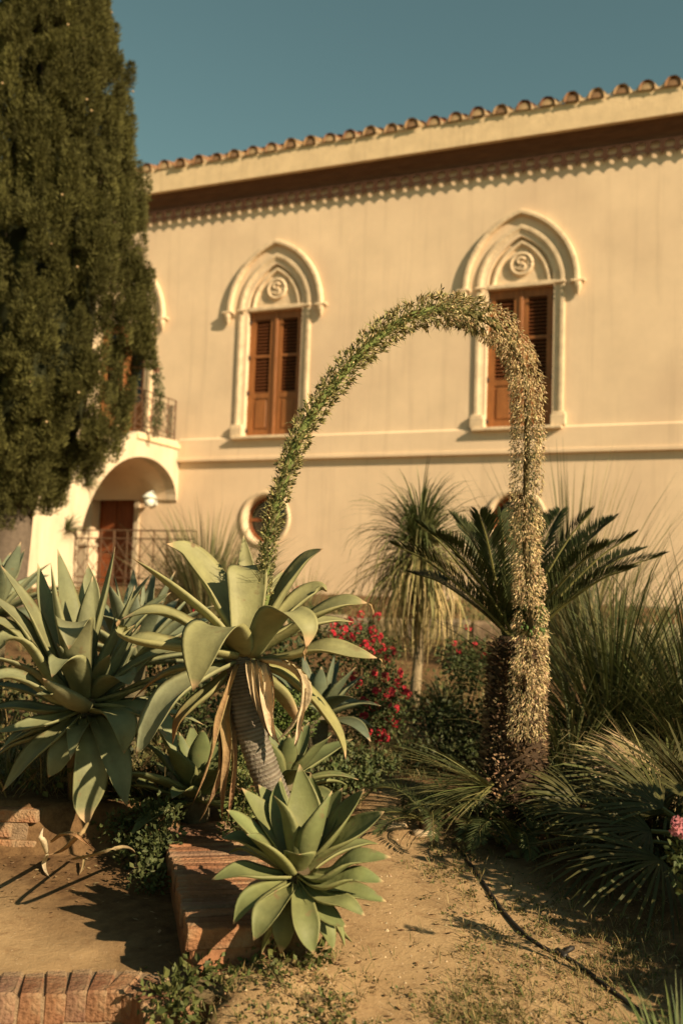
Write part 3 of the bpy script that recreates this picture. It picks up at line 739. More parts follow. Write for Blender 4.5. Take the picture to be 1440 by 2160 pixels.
# withered leaf tips and hanging dead leaves
DL = [
 ([(545, 1392, -.08), (556, 1440, -.14), (562, 1490, -.15), (572, 1540, -.13), (590, 1572, -.12)], 30),
 ([(535, 1392, -.08), (540, 1430, -.14), (546, 1480, -.14), (560, 1530, -.12), (578, 1562, -.12)], 26),
 ([(555, 1395, -.08), (568, 1450, -.12), (572, 1510, -.12), (566, 1560, -.11)], 24),
 ([(522, 1395, -.10), (530, 1440, -.15), (548, 1500, -.14), (570, 1550, -.12)], 20),
 ([(548, 1395, -.08), (590, 1402, -.16), (628, 1425, -.2), (640, 1458, -.21), (628, 1505, -.2), (600, 1545, -.18), (584, 1562, -.17)], 26),
 ([(640, 1450, -.2), (636, 1500, -.2), (628, 1550, -.2), (620, 1578, -.2)], 14),
 ([(500, 1400, -.04), (478, 1455, -.10), (455, 1520, -.12), (446, 1580, -.12), (428, 1640, -.10), (405, 1700, -.02)], 16),
 ([(492, 1420, -.02), (472, 1500, -.04), (478, 1580, -.04), (470, 1660, -.02), (468, 1735, .1)], 26),
 ([(498, 1430, .0), (486, 1520, -.02), (492, 1600, -.02), (484, 1690, .02), (478, 1750, .1)], 20),
 ([(488, 1440, .0), (466, 1530, .0), (462, 1620, .02), (440, 1690, .05), (420, 1735, .1)], 18),
 ([(800, 1388, -.17), (808, 1396, -.17), (814, 1414, -.17)], 7), ([(778, 1272, -.04), (786, 1282, -.04), (788, 1300, -.04)], 9),
 ([(646, 1362, -.27), (640, 1378, -.27), (643, 1396, -.27)], 9), ([(253, 1308, -.03), (247, 1320, -.04), (256, 1336, -.04)], 9),
]
for k, (pt, wpx) in enumerate(DL):
    rnd = random.Random(k)
    o = agave_leaf('dry_leaf', PD(pt, DM), wpx * DM / FPX * .85, None, c0=jit((.60, .45, .32) if k < 6 else (.32, .19, .11), rnd, .15), chan=1.25, twist=rnd.uniform(-70, 70), seg=16, base_w=.7, mat='dry', peak=.35, thick=.003, wav=.5, seed=k, tipc=(.25, .14, .07), radial=(.3, -1, 0))
    reparent(o, main)
# flower spike
SPX = [(545, 1375, .08), (556, 1290, .12), (560, 1200, .14), (578, 1090, .16), (614, 965, .18), (662, 868, .22), (740, 768, .28), (830, 688, .34), (925, 652, .42), (1020, 672, .50), (1085, 735, .58), (1110, 830, .64), (1110, 960, .70), (1108, 1080, .75), (1108, 1180, .79), (1118, 1270, .82), (1116, 1350, .84), (1114, 1440, .87), (1108, 1560, .90)]
spx = smooth_path(PD(SPX, DM), 240); SN = 240
mb = MB(); mb.tube(spx, [lerp(.026, .013, (k / 239) ** .7) for k in range(240)], 10, [mixc((.13, .16, .05), (.11, .085, .04), sstep(.4, .6, k / 239)) for k in range(240)])
stalk = mb.build('flower_stalk', M['bark'], None, True); reparent(stalk, main)
fl = MB(); rnd = random.Random(11)
def rad_at(t):   # body radius in px along the spike
    return interp(t, [0, .06, .12, .2, .3, .42, .5, .6, .7, .8, .86, .9, .95, 1], [7, 12, 17, 24, 31, 39, 43, 41, 37, 36, 40, 42, 42, 44])
g = (.29, .265, .105); dk = (.055, .065, .022); tn = (.62, .475, .27); br = (.17, .11, .055); yl = (.34, .30, .13)
def spike_frame(t):
    q = t * 238; k = int(q); p = spx[k].lerp(spx[k + 1], q - k); T = (spx[k + 1] - spx[k]).normalized()
    A = T.cross(V((0, -1, 0))).normalized(); return p, T, A, T.cross(A)
def thread(e, d, L, c, wd=.0011):
    sd = d.cross(V((.2, 1, .1))).normalized() * wd; fl.face(fl.vert(e - sd, c), fl.vert(e + sd, c), fl.vert(e + d * L, c))
# rising half: branchlets in a loose spiral, each with a handful of pods
for i in range(820):
    t = .07 + .43 * (i + rnd.random()) / 820; p, T, A, B = spike_frame(t); a = i * 2.39996 + rnd.uniform(-.3, .3); o = A * math.cos(a) + B * math.sin(a)
    rpx = rad_at(t) * DM * (1 + .16 * t) / FPX; up_ = lerp(.75, .35, sstep(.3, .5, t))
    if rnd.random() < .12: continue
    d = (o + T * up_ + V((rnd.gauss(0, .15), rnd.gauss(0, .15), rnd.gauss(0, .15)))).normalized(); s0 = p + o * .018; L0 = rpx * rnd.uniform(.4, .85)
    c0 = jit(g, rnd, .2); thread(s0, d, L0 * 1.4, c0, .003)
    for j in range(rnd.randint(5, 9)):
        d2 = (d * .9 + V((rnd.gauss(0, .5), rnd.gauss(0, .5), rnd.gauss(0, .5) - .5 * sstep(.34, .5, t)))).normalized(); st = s0 + d * L0 * rnd.uniform(.55, 1.0)
        u = rnd.random(); hw2 = sstep(.28, .48, t)
        c = g if u < .48 * (1 - hw2) else (yl if u < .72 - .15 * hw2 else (tn if u < .78 + .14 * hw2 - .02 else (dk if u < .94 else br)))
        c = jit(c, rnd, .22); ln = rpx * rnd.uniform(.26, .48); fl.spindle(st, d2, ln, rnd.uniform(.0030, .0046), c, jit(mixc(c, dk, rnd.choice((.0, .0, .85))), rnd, .2))
        if rnd.random() < .35: thread(st + d2 * ln, (d2 + V((rnd.gauss(0, .4), rnd.gauss(0, .4), rnd.gauss(0, .4)))).normalized(), rpx * rnd.uniform(.2, .5), jit(yl, rnd, .2), .0009)
# falling half: dense curtain of withered flowers
for i in range(17000):
    t = .43 + .57 * rnd.random(); p, T, A, B = spike_frame(t); a = rnd.uniform(0, 6.283); o = A * math.cos(a) + B * math.sin(a)
    if .835 < t < .885 and o.y < .1 and o.x < .25 and rnd.random() < .93: continue
    if t < .52 and rnd.random() > (t - .43) / .09: continue
    clump = noise.noise(V((t * 40, a * 1.2, 2.2)))
    if clump < -.18 and rnd.random() < .9: continue
    rpx = 1.08 * rad_at(t) * DM * (1 + .16 * t) / FPX; hang = sstep(.40, .60, t)
    d = (o * .7 + T * .2 + V((0, 0, -1)) * lerp(.2, .95, hang) + V((rnd.gauss(0, .45), rnd.gauss(0, .45), rnd.gauss(0, .4)))).normalized()
    depth_ = rnd.uniform(.55, 1.0); start = p + o * rpx * (depth_ - .12) * (1 + .25 * clump); L = rnd.uniform(.012, .026)
    u = rnd.random(); dkp = .07 + .5 * sstep(.63, .67, t) * (1 - sstep(.71, .74, t)) * (1 if -.2 < o.x < .6 else .15)
    c = dk if u < dkp else (br if u < dkp + .09 else (yl if u < dkp + .16 else tn)); c = jit(c, rnd, .25)
    fl.spindle(start, d, L, rnd.uniform(.0022, .0036), c, jit(c, rnd, .2))
    if rnd.random() < .3: thread(start + d * L * .8, (d + V((rnd.gauss(0, .5), rnd.gauss(0, .5), rnd.gauss(0, .5)))).normalized(), rnd.uniform(.01, .022), jit(tn, rnd, .2), .0009)
# long pale bracts near the rosette
for i in range(230):
    t = rnd.uniform(.075, .22); q = t * 238; k = int(q); p = spx[k]; T = (spx[k + 1] - spx[k]).normalized(); a = rnd.uniform(0, 6.283)
    A = T.cross(V((0, -1, 0))).normalized(); B = T.cross(A); o = A * math.cos(a) + B * math.sin(a)
    L = lerp(.13, .05, (t - .075) / .145) * rnd.uniform(.6, 1.3); d = (o * .6 + T).normalized(); d2 = (o * 1.0 + T * .7 + V((0, 0, -.1))).normalized()
    c = jit(mixc((.24, .25, .12), (.34, .30, .17), rnd.random()), rnd, .15); sd = d.cross(o).normalized()
    pp = p + o * .02; fl.strip([pp, pp + d * L * .4, pp + d * L * .4 + d2 * L * .6], [.0045, .003, .0004], sd, c)
fo = fl.build('florets', M['floret'], None, kind='stuff'); reparent(fo, main)
bm_ = MB(); rnd = random.Random(8)
for i in range(85):      # green seed pods at the gap
    t = rnd.uniform(.842, .888); q = t * 238; k = int(q); p = spx[k]; a = rnd.uniform(-1.3, 1.5)
    o = V((math.sin(a), -math.cos(a), 0)); pos = p + o * .062 * rnd.uniform(.75, 1.1) + V((.012, 0, rnd.uniform(-.02, .01)))
    if o.x < .15 and t < .872: continue
    bm_.tube([pos - V((0, 0, .009)), pos - V((0, 0, .005)), pos + V((0, 0, .004)), pos + V((0, 0, .009))], [.002, .0062, .0062, .002], 6, jit((.10, .15, .045), rnd, .3))
reparent(bm_.build('seed_pods', M['floret'], None, True, kind='stuff'), main)

# ------------------------------------------------------------------ small agave by the path
def px_rosette(name, label, C, axis_, leaves, d0, group=None, stem=True):
    root = empty(name, (0, 0, 0), 0, label, 'agave', group)
    return root
sa_c = P(628, 1838, 3.45)
small = empty('small_agave', (sa_c.x, sa_c.y, Gn(sa_c.x, sa_c.y)), 0, 'low green agave rosette standing in front of the bent trunk beside the path', 'agave')
mb = MB(); mb.tube([(sa_c.x, sa_c.y, Gn(sa_c.x, sa_c.y) - .05), (sa_c.x, sa_c.y, sa_c.z - .05), (sa_c.x, sa_c.y, sa_c.z + .03)], [.045, .045, .04], 12, (.08, .06, .035)); reparent(mb.build('stem', M['bark'], None, True), small)
AG2 = (.128, .152, .060)
SLV = [
 ([(622, 1835, .1), (598, 1760, .16), (585, 1690, .2), (592, 1640, .22)], 52, dict()),
 ([(646, 1835, .1), (672, 1770, .16), (700, 1710, .2), (722, 1662, .2)], 56, dict(twist=10)),
 ([(606, 1838, .02), (560, 1790, .02), (512, 1740, .02), (478, 1708, .0)], 60, dict(twist=-20)),
 ([(632, 1830, .05), (640, 1760, .10), (640, 1690, .13), (632, 1612, .14)], 66, dict(chan=.4)),
 ([(640, 1830, .08), (660, 1760, .15), (665, 1690, .19), (655, 1630, .2)], 42, dict(chan=.4)),
 ([(612, 1832, .06), (590, 1775, .12), (555, 1720, .15), (510, 1662, .15)], 66, dict(twist=-10)),
 ([(620, 1830, .08), (600, 1770, .18), (570, 1700, .22), (545, 1655, .22)], 54, dict()),
 ([(622, 1830, .02), (612, 1780, .02), (600, 1720, .0), (578, 1678, .0)], 52, dict(chan=.45)),
 ([(645, 1830, .03), (662, 1780, .0), (680, 1730, -.02), (700, 1668, -.02)], 56, dict(chan=.75, twist=25)),
 ([(650, 1832, .08), (690, 1780, .1), (730, 1720, .1), (768, 1664, .08)], 78, dict(twist=25)),
 ([(650, 1838, .04), (700, 1790, .02), (760, 1750, .0), (810, 1712, -.02)], 84, dict(twist=35)),
 ([(645, 1845, -.02), (690, 1850, -.12), (750, 1812, -.14), (825, 1808, -.14)], 58, dict(twist=35)),
 ([(640, 1850, -.05), (690, 1868, -.16), (750, 1848, -.18), (810, 1860, -.18)], 52, dict(twist=30)),
 ([(640, 1850, -.02), (700, 1880, -.08), (760, 1885, -.1), (815, 1902, -.1)], 48, dict(twist=25)),
 ([(636, 1856, -.05), (680, 1895, -.14), (730, 1905, -.18), (770, 1932, -.2)], 46, dict(twist=25)),
 ([(636, 1860, -.06), (665, 1910, -.14), (700, 1940, -.18), (730, 1955, -.2)], 48, dict(twist=15)),
 ([(625, 1838, -.02), (630, 1820, -.06), (632, 1806, -.1), (630, 1802, -.14)], 62, dict(radial=(0, -1, 0), chan=.4, peak=.6)),
 ([(612, 1845, -.02), (580, 1805, -.08), (548, 1775, -.1), (520, 1760, -.1)], 62, dict(twist=-30)),
 ([(612, 1838, .04), (560, 1800, .04), (510, 1770, .05), (468, 1768, .04)], 60, dict(twist=-20)),
 ([(608, 1850, -.02), (550, 1845, -.06), (500, 1838, -.08), (445, 1856, -.08)], 56, dict(twist=-30)),
 ([(612, 1860, -.04), (560, 1880, -.12), (520, 1905, -.16), (492, 1950, -.18)], 50, dict(twist=-25)),
 ([(618, 1865, -.06), (580, 1905, -.18), (555, 1940, -.24), (535, 1985, -.26)], 56, dict(twist=-10)),
 ([(632, 1866, -.08), (640, 1925, -.2), (650, 1970, -.25), (662, 2012, -.26)], 50, dict()),
 ([(640, 1872, -.06), (660, 1925, -.12), (690, 1965, -.14), (705, 2005, -.14)], 50, dict()),
 ([(618, 1872, -.04), (590, 1930, -.06), (565, 1975, -.06), (550, 2020, -.04)], 54, dict(tipdry=.1)),
 ([(640, 1872, .0), (680, 1930, .04), (715, 1965, .06), (745, 1990, .06)], 50, dict()),
 ([(625, 1868, -.06), (606, 1925, -.14), (598, 1968, -.18), (592, 2012, -.18)], 50, dict(tipdry=.06)),
 ([(650, 1868, -.02), (690, 1920, -.04), (715, 1960, -.05), (728, 2000, -.05)], 50, dict()),
 ([(612, 1842, .1), (565, 1810, .2), (520, 1790, .26), (480, 1800, .28)], 56, dict()),
 ([(645, 1840, .12), (700, 1800, .22), (760, 1780, .28), (800, 1780, .3)], 56, dict()),
]
for k, (pt, wpx, op) in enumerate(SLV):
    op = dict(op); rnd = random.Random(k + 50)
    reparent(agave_leaf('leaf', PD(pt, 3.45), wpx * 3.45 / FPX * (1.28 if k < 14 else 1.1), None, c0=jit(AG2, rnd, .1), seg=14, seed=k, thick=.009, **({'tipdry': .02, 'base_w': .55} | op)), small)

# ------------------------------------------------------------------ the big agave on the left
DL_ = 4.95
lc = P(175, 1470, DL_)
big = empty('big_agave', (lc.x, lc.y, G(lc.x, lc.y)), 0, 'large grey green agave rosette of broad leaves above the brick retaining wall', 'agave')
mb = MB(); mb.tube([(lc.x + .05, lc.y + .05, G(lc.x, lc.y) - .05), (lc.x + .02, lc.y + .02, lc.z - .25), (lc.x, lc.y, lc.z)], [.10, .09, .07], 14, (.13, .1, .06)); reparent(mb.build('trunk', M['bark'], None, True), big)
AG3 = (.165, .178, .100)
BL = [
 ([(165, 1440, .05), (150, 1340, .12), (138, 1250, .16), (122, 1158, .16)], 66, dict(chan=.3)),
 ([(185, 1440, .05), (205, 1340, .1), (225, 1250, .12), (243, 1154, .10)], 60, dict(chan=.3, twist=15)),
 ([(178, 1440, .0), (182, 1360, .0), (188, 1290, .0), (196, 1215, .0)], 44, dict(chan=.6, twist=20)),
 ([(170, 1440, .12), (180, 1330, .24), (190, 1250, .28), (186, 1190, .3)], 52, dict()),
 ([(150, 1445, .02), (130, 1350, .02), (115, 1270, .0), (108, 1188, .0)], 40, dict(chan=.7, twist=-15)),
 ([(150, 1445, .1), (110, 1340, .2), (90, 1260, .24), (80, 1188, .24)], 56, dict(chan=.4)),
 ([(140, 1450, .0), (100, 1370, .0), (60, 1280, -.02), (2, 1192, -.02)], 62, dict(twist=-25)),
 ([(140, 1455, -.03), (95, 1400, -.06), (40, 1310, -.08), (-40, 1240, -.08)], 66, dict(twist=-25)),
 ([(140, 1462, -.05), (85, 1400, -.12), (30, 1330, -.15), (-45, 1290, -.15)], 62, dict(twist=-30)),
 ([(195, 1445, .04), (240, 1350, .08), (280, 1270, .08), (318, 1212, .06)], 58, dict(twist=25)),
 ([(195, 1450, .0), (230, 1380, .0), (262, 1310, -.02), (285, 1235, -.04)], 46, dict(twist=40, chan=.6)),
 ([(200, 1450, .12), (260, 1350, .22), (310, 1290, .26), (360, 1250, .26)], 58, dict(twist=20)),
 ([(172, 1455, -.05), (160, 1390, -.14), (155, 1330, -.2), (156, 1312, -.26), (150, 1335, -.32), (146, 1370, -.34)], 74, dict(radial=(0, -1, 0), chan=.35, peak=.5)),
 ([(172, 1475, -.08), (160, 1430, -.22), (145, 1395, -.3), (125, 1395, -.36), (110, 1430, -.40)], 70, dict(radial=(-.3, -1, 0), chan=.35, peak=.5)),
 ([(150, 1480, -.04), (100, 1430, -.14), (55, 1360, -.2), (15, 1345, -.22), (-6, 1375, -.22)], 70, dict(twist=-25, peak=.55)),
 ([(160, 1490, -.08), (110, 1475, -.22), (60, 1440, -.28), (10, 1425, -.28), (-50, 1440, -.28)], 64, dict(twist=-30)),
 ([(175, 1500, -.12), (150, 1490, -.26), (115, 1460, -.36), (90, 1430, -.40)], 76, dict(radial=(-.6, -1, 0), chan=.45, peak=.45, tipdry=.06)),
 ([(200, 1470, -.02), (235, 1440, -.12), (262, 1425, -.18), (275, 1445, -.2)], 74, dict(twist=20, peak=.5)),
 ([(200, 1470, .02), (260, 1420, .06), (330, 1380, .08), (400, 1370, .08)], 52, dict(twist=20)),
 ([(200, 1480, .0), (270, 1460, .0), (330, 1440, .0), (390, 1455, .0)], 46, dict(twist=20)),
 ([(205, 1490, -.02), (280, 1495, -.06), (340, 1530, -.08), (378, 1600, -.08)], 84, dict(twist=20)),
 ([(165, 1500, -.08), (110, 1520, -.22), (60, 1530, -.26), (-10, 1545, -.26)], 46, dict(twist=-30)),
 ([(165, 1510, -.1), (120, 1550, -.22), (60, 1600, -.28), (5, 1670, -.28)], 60, dict(twist=-20)),
 ([(172, 1515, -.1), (150, 1560, -.24), (125, 1600, -.3), (102, 1640, -.3)], 62, dict(twist=-5)),
 ([(185, 1515, -.1), (190, 1580, -.24), (190, 1640, -.28), (180, 1700, -.28), (186, 1742, -.28)], 66, dict(tipdry=.12)),
 ([(195, 1510, -.08), (225, 1560, -.2), (250, 1630, -.26), (268, 1700, -.26)], 66, dict(twist=12)),
 ([(195, 1500, -.08), (240, 1505, -.2), (262, 1540, -.26), (262, 1590, -.26)], 62, dict(twist=15)),
 ([(160, 1500, .0), (100, 1500, .0), (30, 1490, .0), (-40, 1500, .0)], 50, dict(twist=-20)),
 ([(160, 1510, .02), (90, 1550, .0), (30, 1570, .0), (-40, 1620, .0)], 56, dict(twist=-20)),
]
for k, (pt, wpx, op) in enumerate(BL):
    op = dict(op); rnd = random.Random(k + 90)
    reparent(agave_leaf('leaf', PD(pt, DL_), wpx * DL_ / FPX * 1.04, None, c0=jit(AG3, rnd, .1), seg=16, seed=k, **({'tipdry': .03} | op)), big)

rosette_leaves(big, lc - big.location + V((.02, .08, -.03)), 26, .56, .105, 191, c0=AG3, el0=75, el1=-10)
def gen_agave(name, label, px, py, dep, n, L, W, seed, c0=AG3, **kw):
    C = P(px, py, dep); gz = Gn(C.x, C.y)
    root = empty(name, (C.x, C.y, gz), 0, label, 'agave')
    mb = MB(); mb.tube([(0, 0, -.05), (0, 0, max(.05, C.z - gz - .1)), (0, 0, max(.1, C.z - gz))], [.07, .07, .05], 10, (.12, .1, .06)); mb.build('stem', M['bark'], root, True)
    rosette_leaves(root, (0, 0, C.z - gz), n, L, W, seed, c0=c0, **kw); return root
gen_agave('agave', 'grey agave behind the large rosette, close to the iron railing', 285, 1370, 6.0, 26, .58, .14, 21, c0=(.12, .15, .105), el0=85, el1=5)
gen_agave('agave', 'agave in front of the cypress trunk, behind the large rosette', -5, 1270, 6.6, 24, .52, .13, 22, c0=(.12, .15, .105), el0=80, el1=0)
gen_agave('agave', 'low agave sprouting between the large rosette and the dry leaf bundle', 415, 1650, 4.95, 22, .40, .14, 23, c0=(.095, .125, .052), el0=70, el1=0)
gen_agave('agave', 'low green agave half hidden behind the bent trunk', 600, 1630, 5.0, 20, .38, .13, 24, c0=(.095, .125, .052), el0=70, el1=5)
gen_agave('agave', 'shaded dark agave between the bent trunk and the red flowers', 668, 1490, 5.7, 22, .40, .12, 25, c0=(.075, .105, .075), el0=70, el1=5)

# ------------------------------------------------------------------ cypress
cyb = P(62, 1080, 11.8); cyg = G(cyb.x, cyb.y)
cyp = empty('cypress_tree', (cyb.x, cyb.y, cyg), 0, 'tall dark green cypress beside the outside staircase', 'tree')
mb = MB(); rnd = random.Random(2)
mb.tube([(-.25, 0, -.1), (-.25, 0, .3), (-.2, 0, 1.0), (-.1, 0, 3), (0, 0, 6.3), (0, .2, 11)], [.34, .26, .24, .2, .10, .02], 12, (.13, .1, .075))
for k in range(26):
    a = rnd.uniform(0, 6.28); z = rnd.uniform(1.6, 7); mb.tube([(-.1, 0, z), (math.cos(a) * .35, math.sin(a) * .35, z + .5), (math.cos(a) * .6, math.sin(a) * .6, z + 1.2)], [.05, .035, .012], 6, (.12, .09, .065))
mb.build('trunk', M['bark'], cyp, True)
def cr(z):   # crown radius by height over the ground
    return interp(z, [1.3, 1.7, 2.0, 2.3, 3.0, 4.25, 5.65, 6.5, 7.4, 9, 11, 12], [.12, .36, .68, .98, 1.06, 1.13, .90, .70, .50, .33, .15, .02])
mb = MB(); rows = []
for j in range(24):       # solid core, its dark colour stands in for shade between the lobes
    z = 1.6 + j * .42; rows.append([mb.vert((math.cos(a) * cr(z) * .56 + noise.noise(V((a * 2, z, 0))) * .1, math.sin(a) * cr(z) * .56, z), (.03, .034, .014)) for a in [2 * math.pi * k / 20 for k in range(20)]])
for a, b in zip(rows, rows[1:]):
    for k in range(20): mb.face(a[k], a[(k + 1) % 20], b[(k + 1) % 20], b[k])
mb.build('dark_core', M['cyp'], cyp, True)
mb = MB(); rnd = random.Random(5); cones = []
rg = np.random.default_rng(5)
def clump_proto(n):
    """flame shaped tuft of needle sprays pointing outward (+x) and up, unit height"""
    h = rg.random(n); a = rg.uniform(0, 2 * np.pi, n); rad = .30 * (1 - h) ** .5 * np.sqrt(rg.random(n)) + .02
    d = np.stack([np.cos(a), np.sin(a), np.zeros(n)], 1); p = d * rad[:, None] + np.stack([h * .18, np.zeros(n), (h - .4) * 1.0], 1)
    T = d * .65 + np.array([.35, 0, .7]) + rg.normal(0, .32, (n, 3)); T /= np.linalg.norm(T, axis=1)[:, None]
    S = np.cross(T, rg.normal(0, 1, (n, 3))); S /= np.linalg.norm(S, axis=1)[:, None]
    return p, T, S
protos = [clump_proto(330) for _ in range(14)]
vv, cc_ = [], []
def put_clump(c, az, s, sh=1.0):
    p, T, S = protos[int(rg.integers(14))]; ca, sa = math.cos(az), math.sin(az); Rm = np.array([[ca, sa, 0], [-sa, ca, 0], [0, 0, 1]])
    n = len(p); l = rg.uniform(.03, .07, n)[:, None]; wd = rg.uniform(.0045, .0085, n)[:, None]
    P0 = (p * s) @ Rm + np.array(c); T2 = T @ Rm; S2 = S @ Rm
    tri = np.stack([P0 - S2 * wd, P0 + S2 * wd, P0 + T2 * l], 1); vv.append(tri.reshape(-1, 3))
    base = np.array([.070, .067, .020]) * sh * rg.uniform(.8, 1.25); k = rg.uniform(.7, 1.35, n)[:, None]
    q = np.repeat((base * k)[:, None, :], 3, 1); q[:, 2, :] = q[:, 2, :] * .6 + np.array([.12, .115, .035]) * .4; cc_.append(q.reshape(-1, 3))
rnd = random.Random(15); nl = 0
for k in range(620):      # upright lobes with gaps between them
    z = 1.5 + 10.0 * (k + rnd.random()) / 620; a = k * 2.39996 + rnd.uniform(-.35, .35)
    if math.sin(a) > .35 and rnd.random() < .8: continue
    if z > 8.3 and rnd.random() < .6: continue
    R0 = cr(z) * rnd.uniform(.70, 1.0) * (1 + .12 * noise.noise(V((math.cos(a) * 2, math.sin(a) * 2, z * .8)))); lw = rnd.uniform(.13, .24) * (1 if cr(z) > .5 else .6); lh = lw * rnd.uniform(1.6, 2.4)
    C0 = V((math.cos(a) * R0, math.sin(a) * R0, z)); sh = rg.uniform(.75, 1.3)
    for j in range(6):
        d = V((rnd.gauss(0, 1) + math.cos(a) * .9, rnd.gauss(0, 1) + math.sin(a) * .9, rnd.gauss(.2, 1))).normalized()
        put_clump((C0.x + d.x * lw, C0.y + d.y * lw, C0.z + d.z * lh), math.atan2(d.y, d.x), rnd.uniform(.22, .38), sh)
    if z < 8 and rnd.random() < .22: cones.append(C0 + V((math.cos(a), math.sin(a), 0)) * (lw + .08))
for k in range(34):       # hanging lower sprays on the left
    a = rnd.uniform(2.6, 4.6); put_clump((math.cos(a) * rnd.uniform(.2, .9), math.sin(a) * .6, rnd.uniform(1.0, 1.7)), a, .4)
vv = np.concatenate(vv).astype(np.float32); cc_ = np.concatenate(cc_).astype(np.float32); nv = len(vv); nf = nv // 3
me = bpy.data.meshes.new('crown'); me.vertices.add(nv); me.vertices.foreach_set('co', vv.ravel()); me.loops.add(nv); me.loops.foreach_set('vertex_index', np.arange(nv, dtype=np.int32))
me.polygons.add(nf); me.polygons.foreach_set('loop_start', np.arange(0, nv, 3, dtype=np.int32)); me.polygons.foreach_set('loop_total', np.full(nf, 3, dtype=np.int32))
at = me.color_attributes.new('Col', 'FLOAT_COLOR', 'POINT'); at.data.foreach_set('color', np.concatenate([cc_, np.ones((nv, 1), np.float32)], 1).ravel())
me.materials.append(M['cyp']); me.update(); me.validate()
co_ = bpy.data.objects.new('crown', me); col.objects.link(co_); co_.parent = cyp
bm = bmesh.new(); bmesh.ops.create_icosphere(bm, subdivisions=1, radius=.016); cme = bpy.data.meshes.new('cone'); bm.to_mesh(cme); bm.free()
cme.materials.append(material('cypress_cone', (.36, .25, .13), .8, .2, 30))
for p in cones: share('cone', cme, cyp, p)

# ------------------------------------------------------------------ sago palm
sg = P(1088, 1350, 5.35); sgz = Gn(sg.x, sg.y)
sago = empty('sago_palm', (sg.x, sg.y, sgz), 0, 'sago palm with stiff feather fronds behind the drooping flower spike', 'palm')
hz = sg.z - sgz
mb = MB(); rnd = random.Random(9)
mb.tube([(0, 0, -.06), (.02, 0, .1), (.01, 0, .4), (0, 0, hz - .08), (0, 0, hz + .02)], [.19, .175, .15, .13, .09], 16, (.05, .033, .02)); mb.build('trunk', M['bark'], sago, True)
mb = MB()
for i in range(3000):
    z = rnd.uniform(-.02, hz); a = rnd.uniform(0, 6.283); r_ = interp(z, [0, .1, .4, hz], [.19, .175, .15, .125]); o = V((math.cos(a), math.sin(a), 0))
    d = (o + V((rnd.gauss(0, .3), rnd.gauss(0, .3), .35 + rnd.gauss(0, .35)))).normalized(); u = rnd.random()
    mb.spindle(o * r_ * .95 + V((0, 0, z)), d, rnd.uniform(.02, .055), rnd.uniform(.004, .009), jit((.27, .18, .10) if u < .5 else (.10, .06, .035), rnd, .3))
mb.build('leaf_bases', M['floret'], sago, kind='stuff')
FR = [((830, 1150), -.1), ((880, 1105), .25), ((955, 1090), .3), ((1010, 1085), -.12), ((1055, 1085), .1), ((1245, 1082), .05), ((1290, 1095), .35), ((1335, 1130), -.05), ((1395, 1172), .1), ((1180, 1080), .45), ((870, 1210), .5), ((1330, 1200), -.35), ((920, 1130), -.3), ((1350, 1160), .5), ((1130, 1090), .5), ((1280, 1150), -.4), ((980, 1110), .6), ((1240, 1130), .6)]
for k, ((x, y), dd) in enumerate(FR):
    rnd = random.Random(k + 300); e = P(x, y, 5.35 + dd) - sago.location; s = V((0, 0, hz - .02)) + V((rnd.uniform(-.05, .05), rnd.uniform(-.05, .05), 0)); c = e - s
    m1 = s + c * .35 + V((0, 0, .05)); m2 = s + c * .72 + V((0, 0, .055))
    frond('frond', sago, [s, m1, m2, e], 100, .20, .0048, k, col_=(.040, .050, .016), rc=(.15, .14, .045), vang=.5, fwd=.85, rr_=.011, start=.10)
# ------------------------------------------------------------------ ponytail palm
pc = P(888, 1150, 8.2); pb = P(876, 1455, 8.2); pg = Gn(pb.x, pb.y)
pony = empty('ponytail_palm', (pb.x, pb.y, pg), 0, 'slender trunked palm with a shaggy head of narrow hanging leaves', 'palm')
hp = pc.z - pg; dx = pc.x - pb.x
mb = MB(); mb.tube(smooth_path([(0, 0, -.05), (.0, 0, .12), (.02, 0, .5), (dx * .7, 0, hp - .3), (dx, 0, hp)], 24), [lerp(.052, .030, k / 23) + .002 * math.sin(k * 2.1) for k in range(24)], 12, (.27, .21, .13)); mb.build('trunk', M['bark'], pony, True)
mb = MB(); top_ = V((dx, 0, hp))
blades(mb, top_, 420, .62, .0075, 31, (15, 88), 1.5, [(.085, .10, .035), (.12, .13, .045), (.06, .075, .025)], 6, base=.05)
blades(mb, top_ + V((0, 0, -.04)), 240, .68, .007, 32, (-25, 40), 2.6, [(.13, .13, .045), (.20, .17, .07)], 6, base=.05)
blades(mb, top_ + V((0, 0, -.10)), 330, .86, .0075, 33, (-75, 5), 2.2, [(.40, .31, .15), (.34, .27, .12), (.24, .21, .08)], 6, base=.05)
mb.build('crown', M['green'], pony)

# ------------------------------------------------------------------ grasses and fan palms on the right
def grass_clump(name, label, cat, px, py, dep, specs, group=None, z=None):
    p = P(px, py, dep); gz = Gn(p.x, p.y); o = MB()
    for sp_ in specs:
        sp_ = dict(sp_); blades(o, sp_.pop('at', (0, 0, 0)), **sp_)
    ob = o.build(name, M['green'], None); ob.location = (p.x, p.y, gz); return tag(ob, label, cat, group)
GR = [(.065, .075, .025), (.09, .10, .035), (.13, .125, .045), (.05, .06, .022)]
STR = [(.33, .25, .12), (.26, .2, .09), (.4, .31, .16)]
grass_clump('tussock', 'tall fountain of narrow green leaves right of the sago palm', 'grass tussock', 1290, 1480, 6.3, [dict(n=560, L=1.25, wd=.0075, seed=41, el=(35, 88), droop=.75, cols=GR, base=.12), dict(n=120, L=1.0, wd=.006, seed=42, el=(0, 50), droop=1.4, cols=GR + STR, base=.12)])
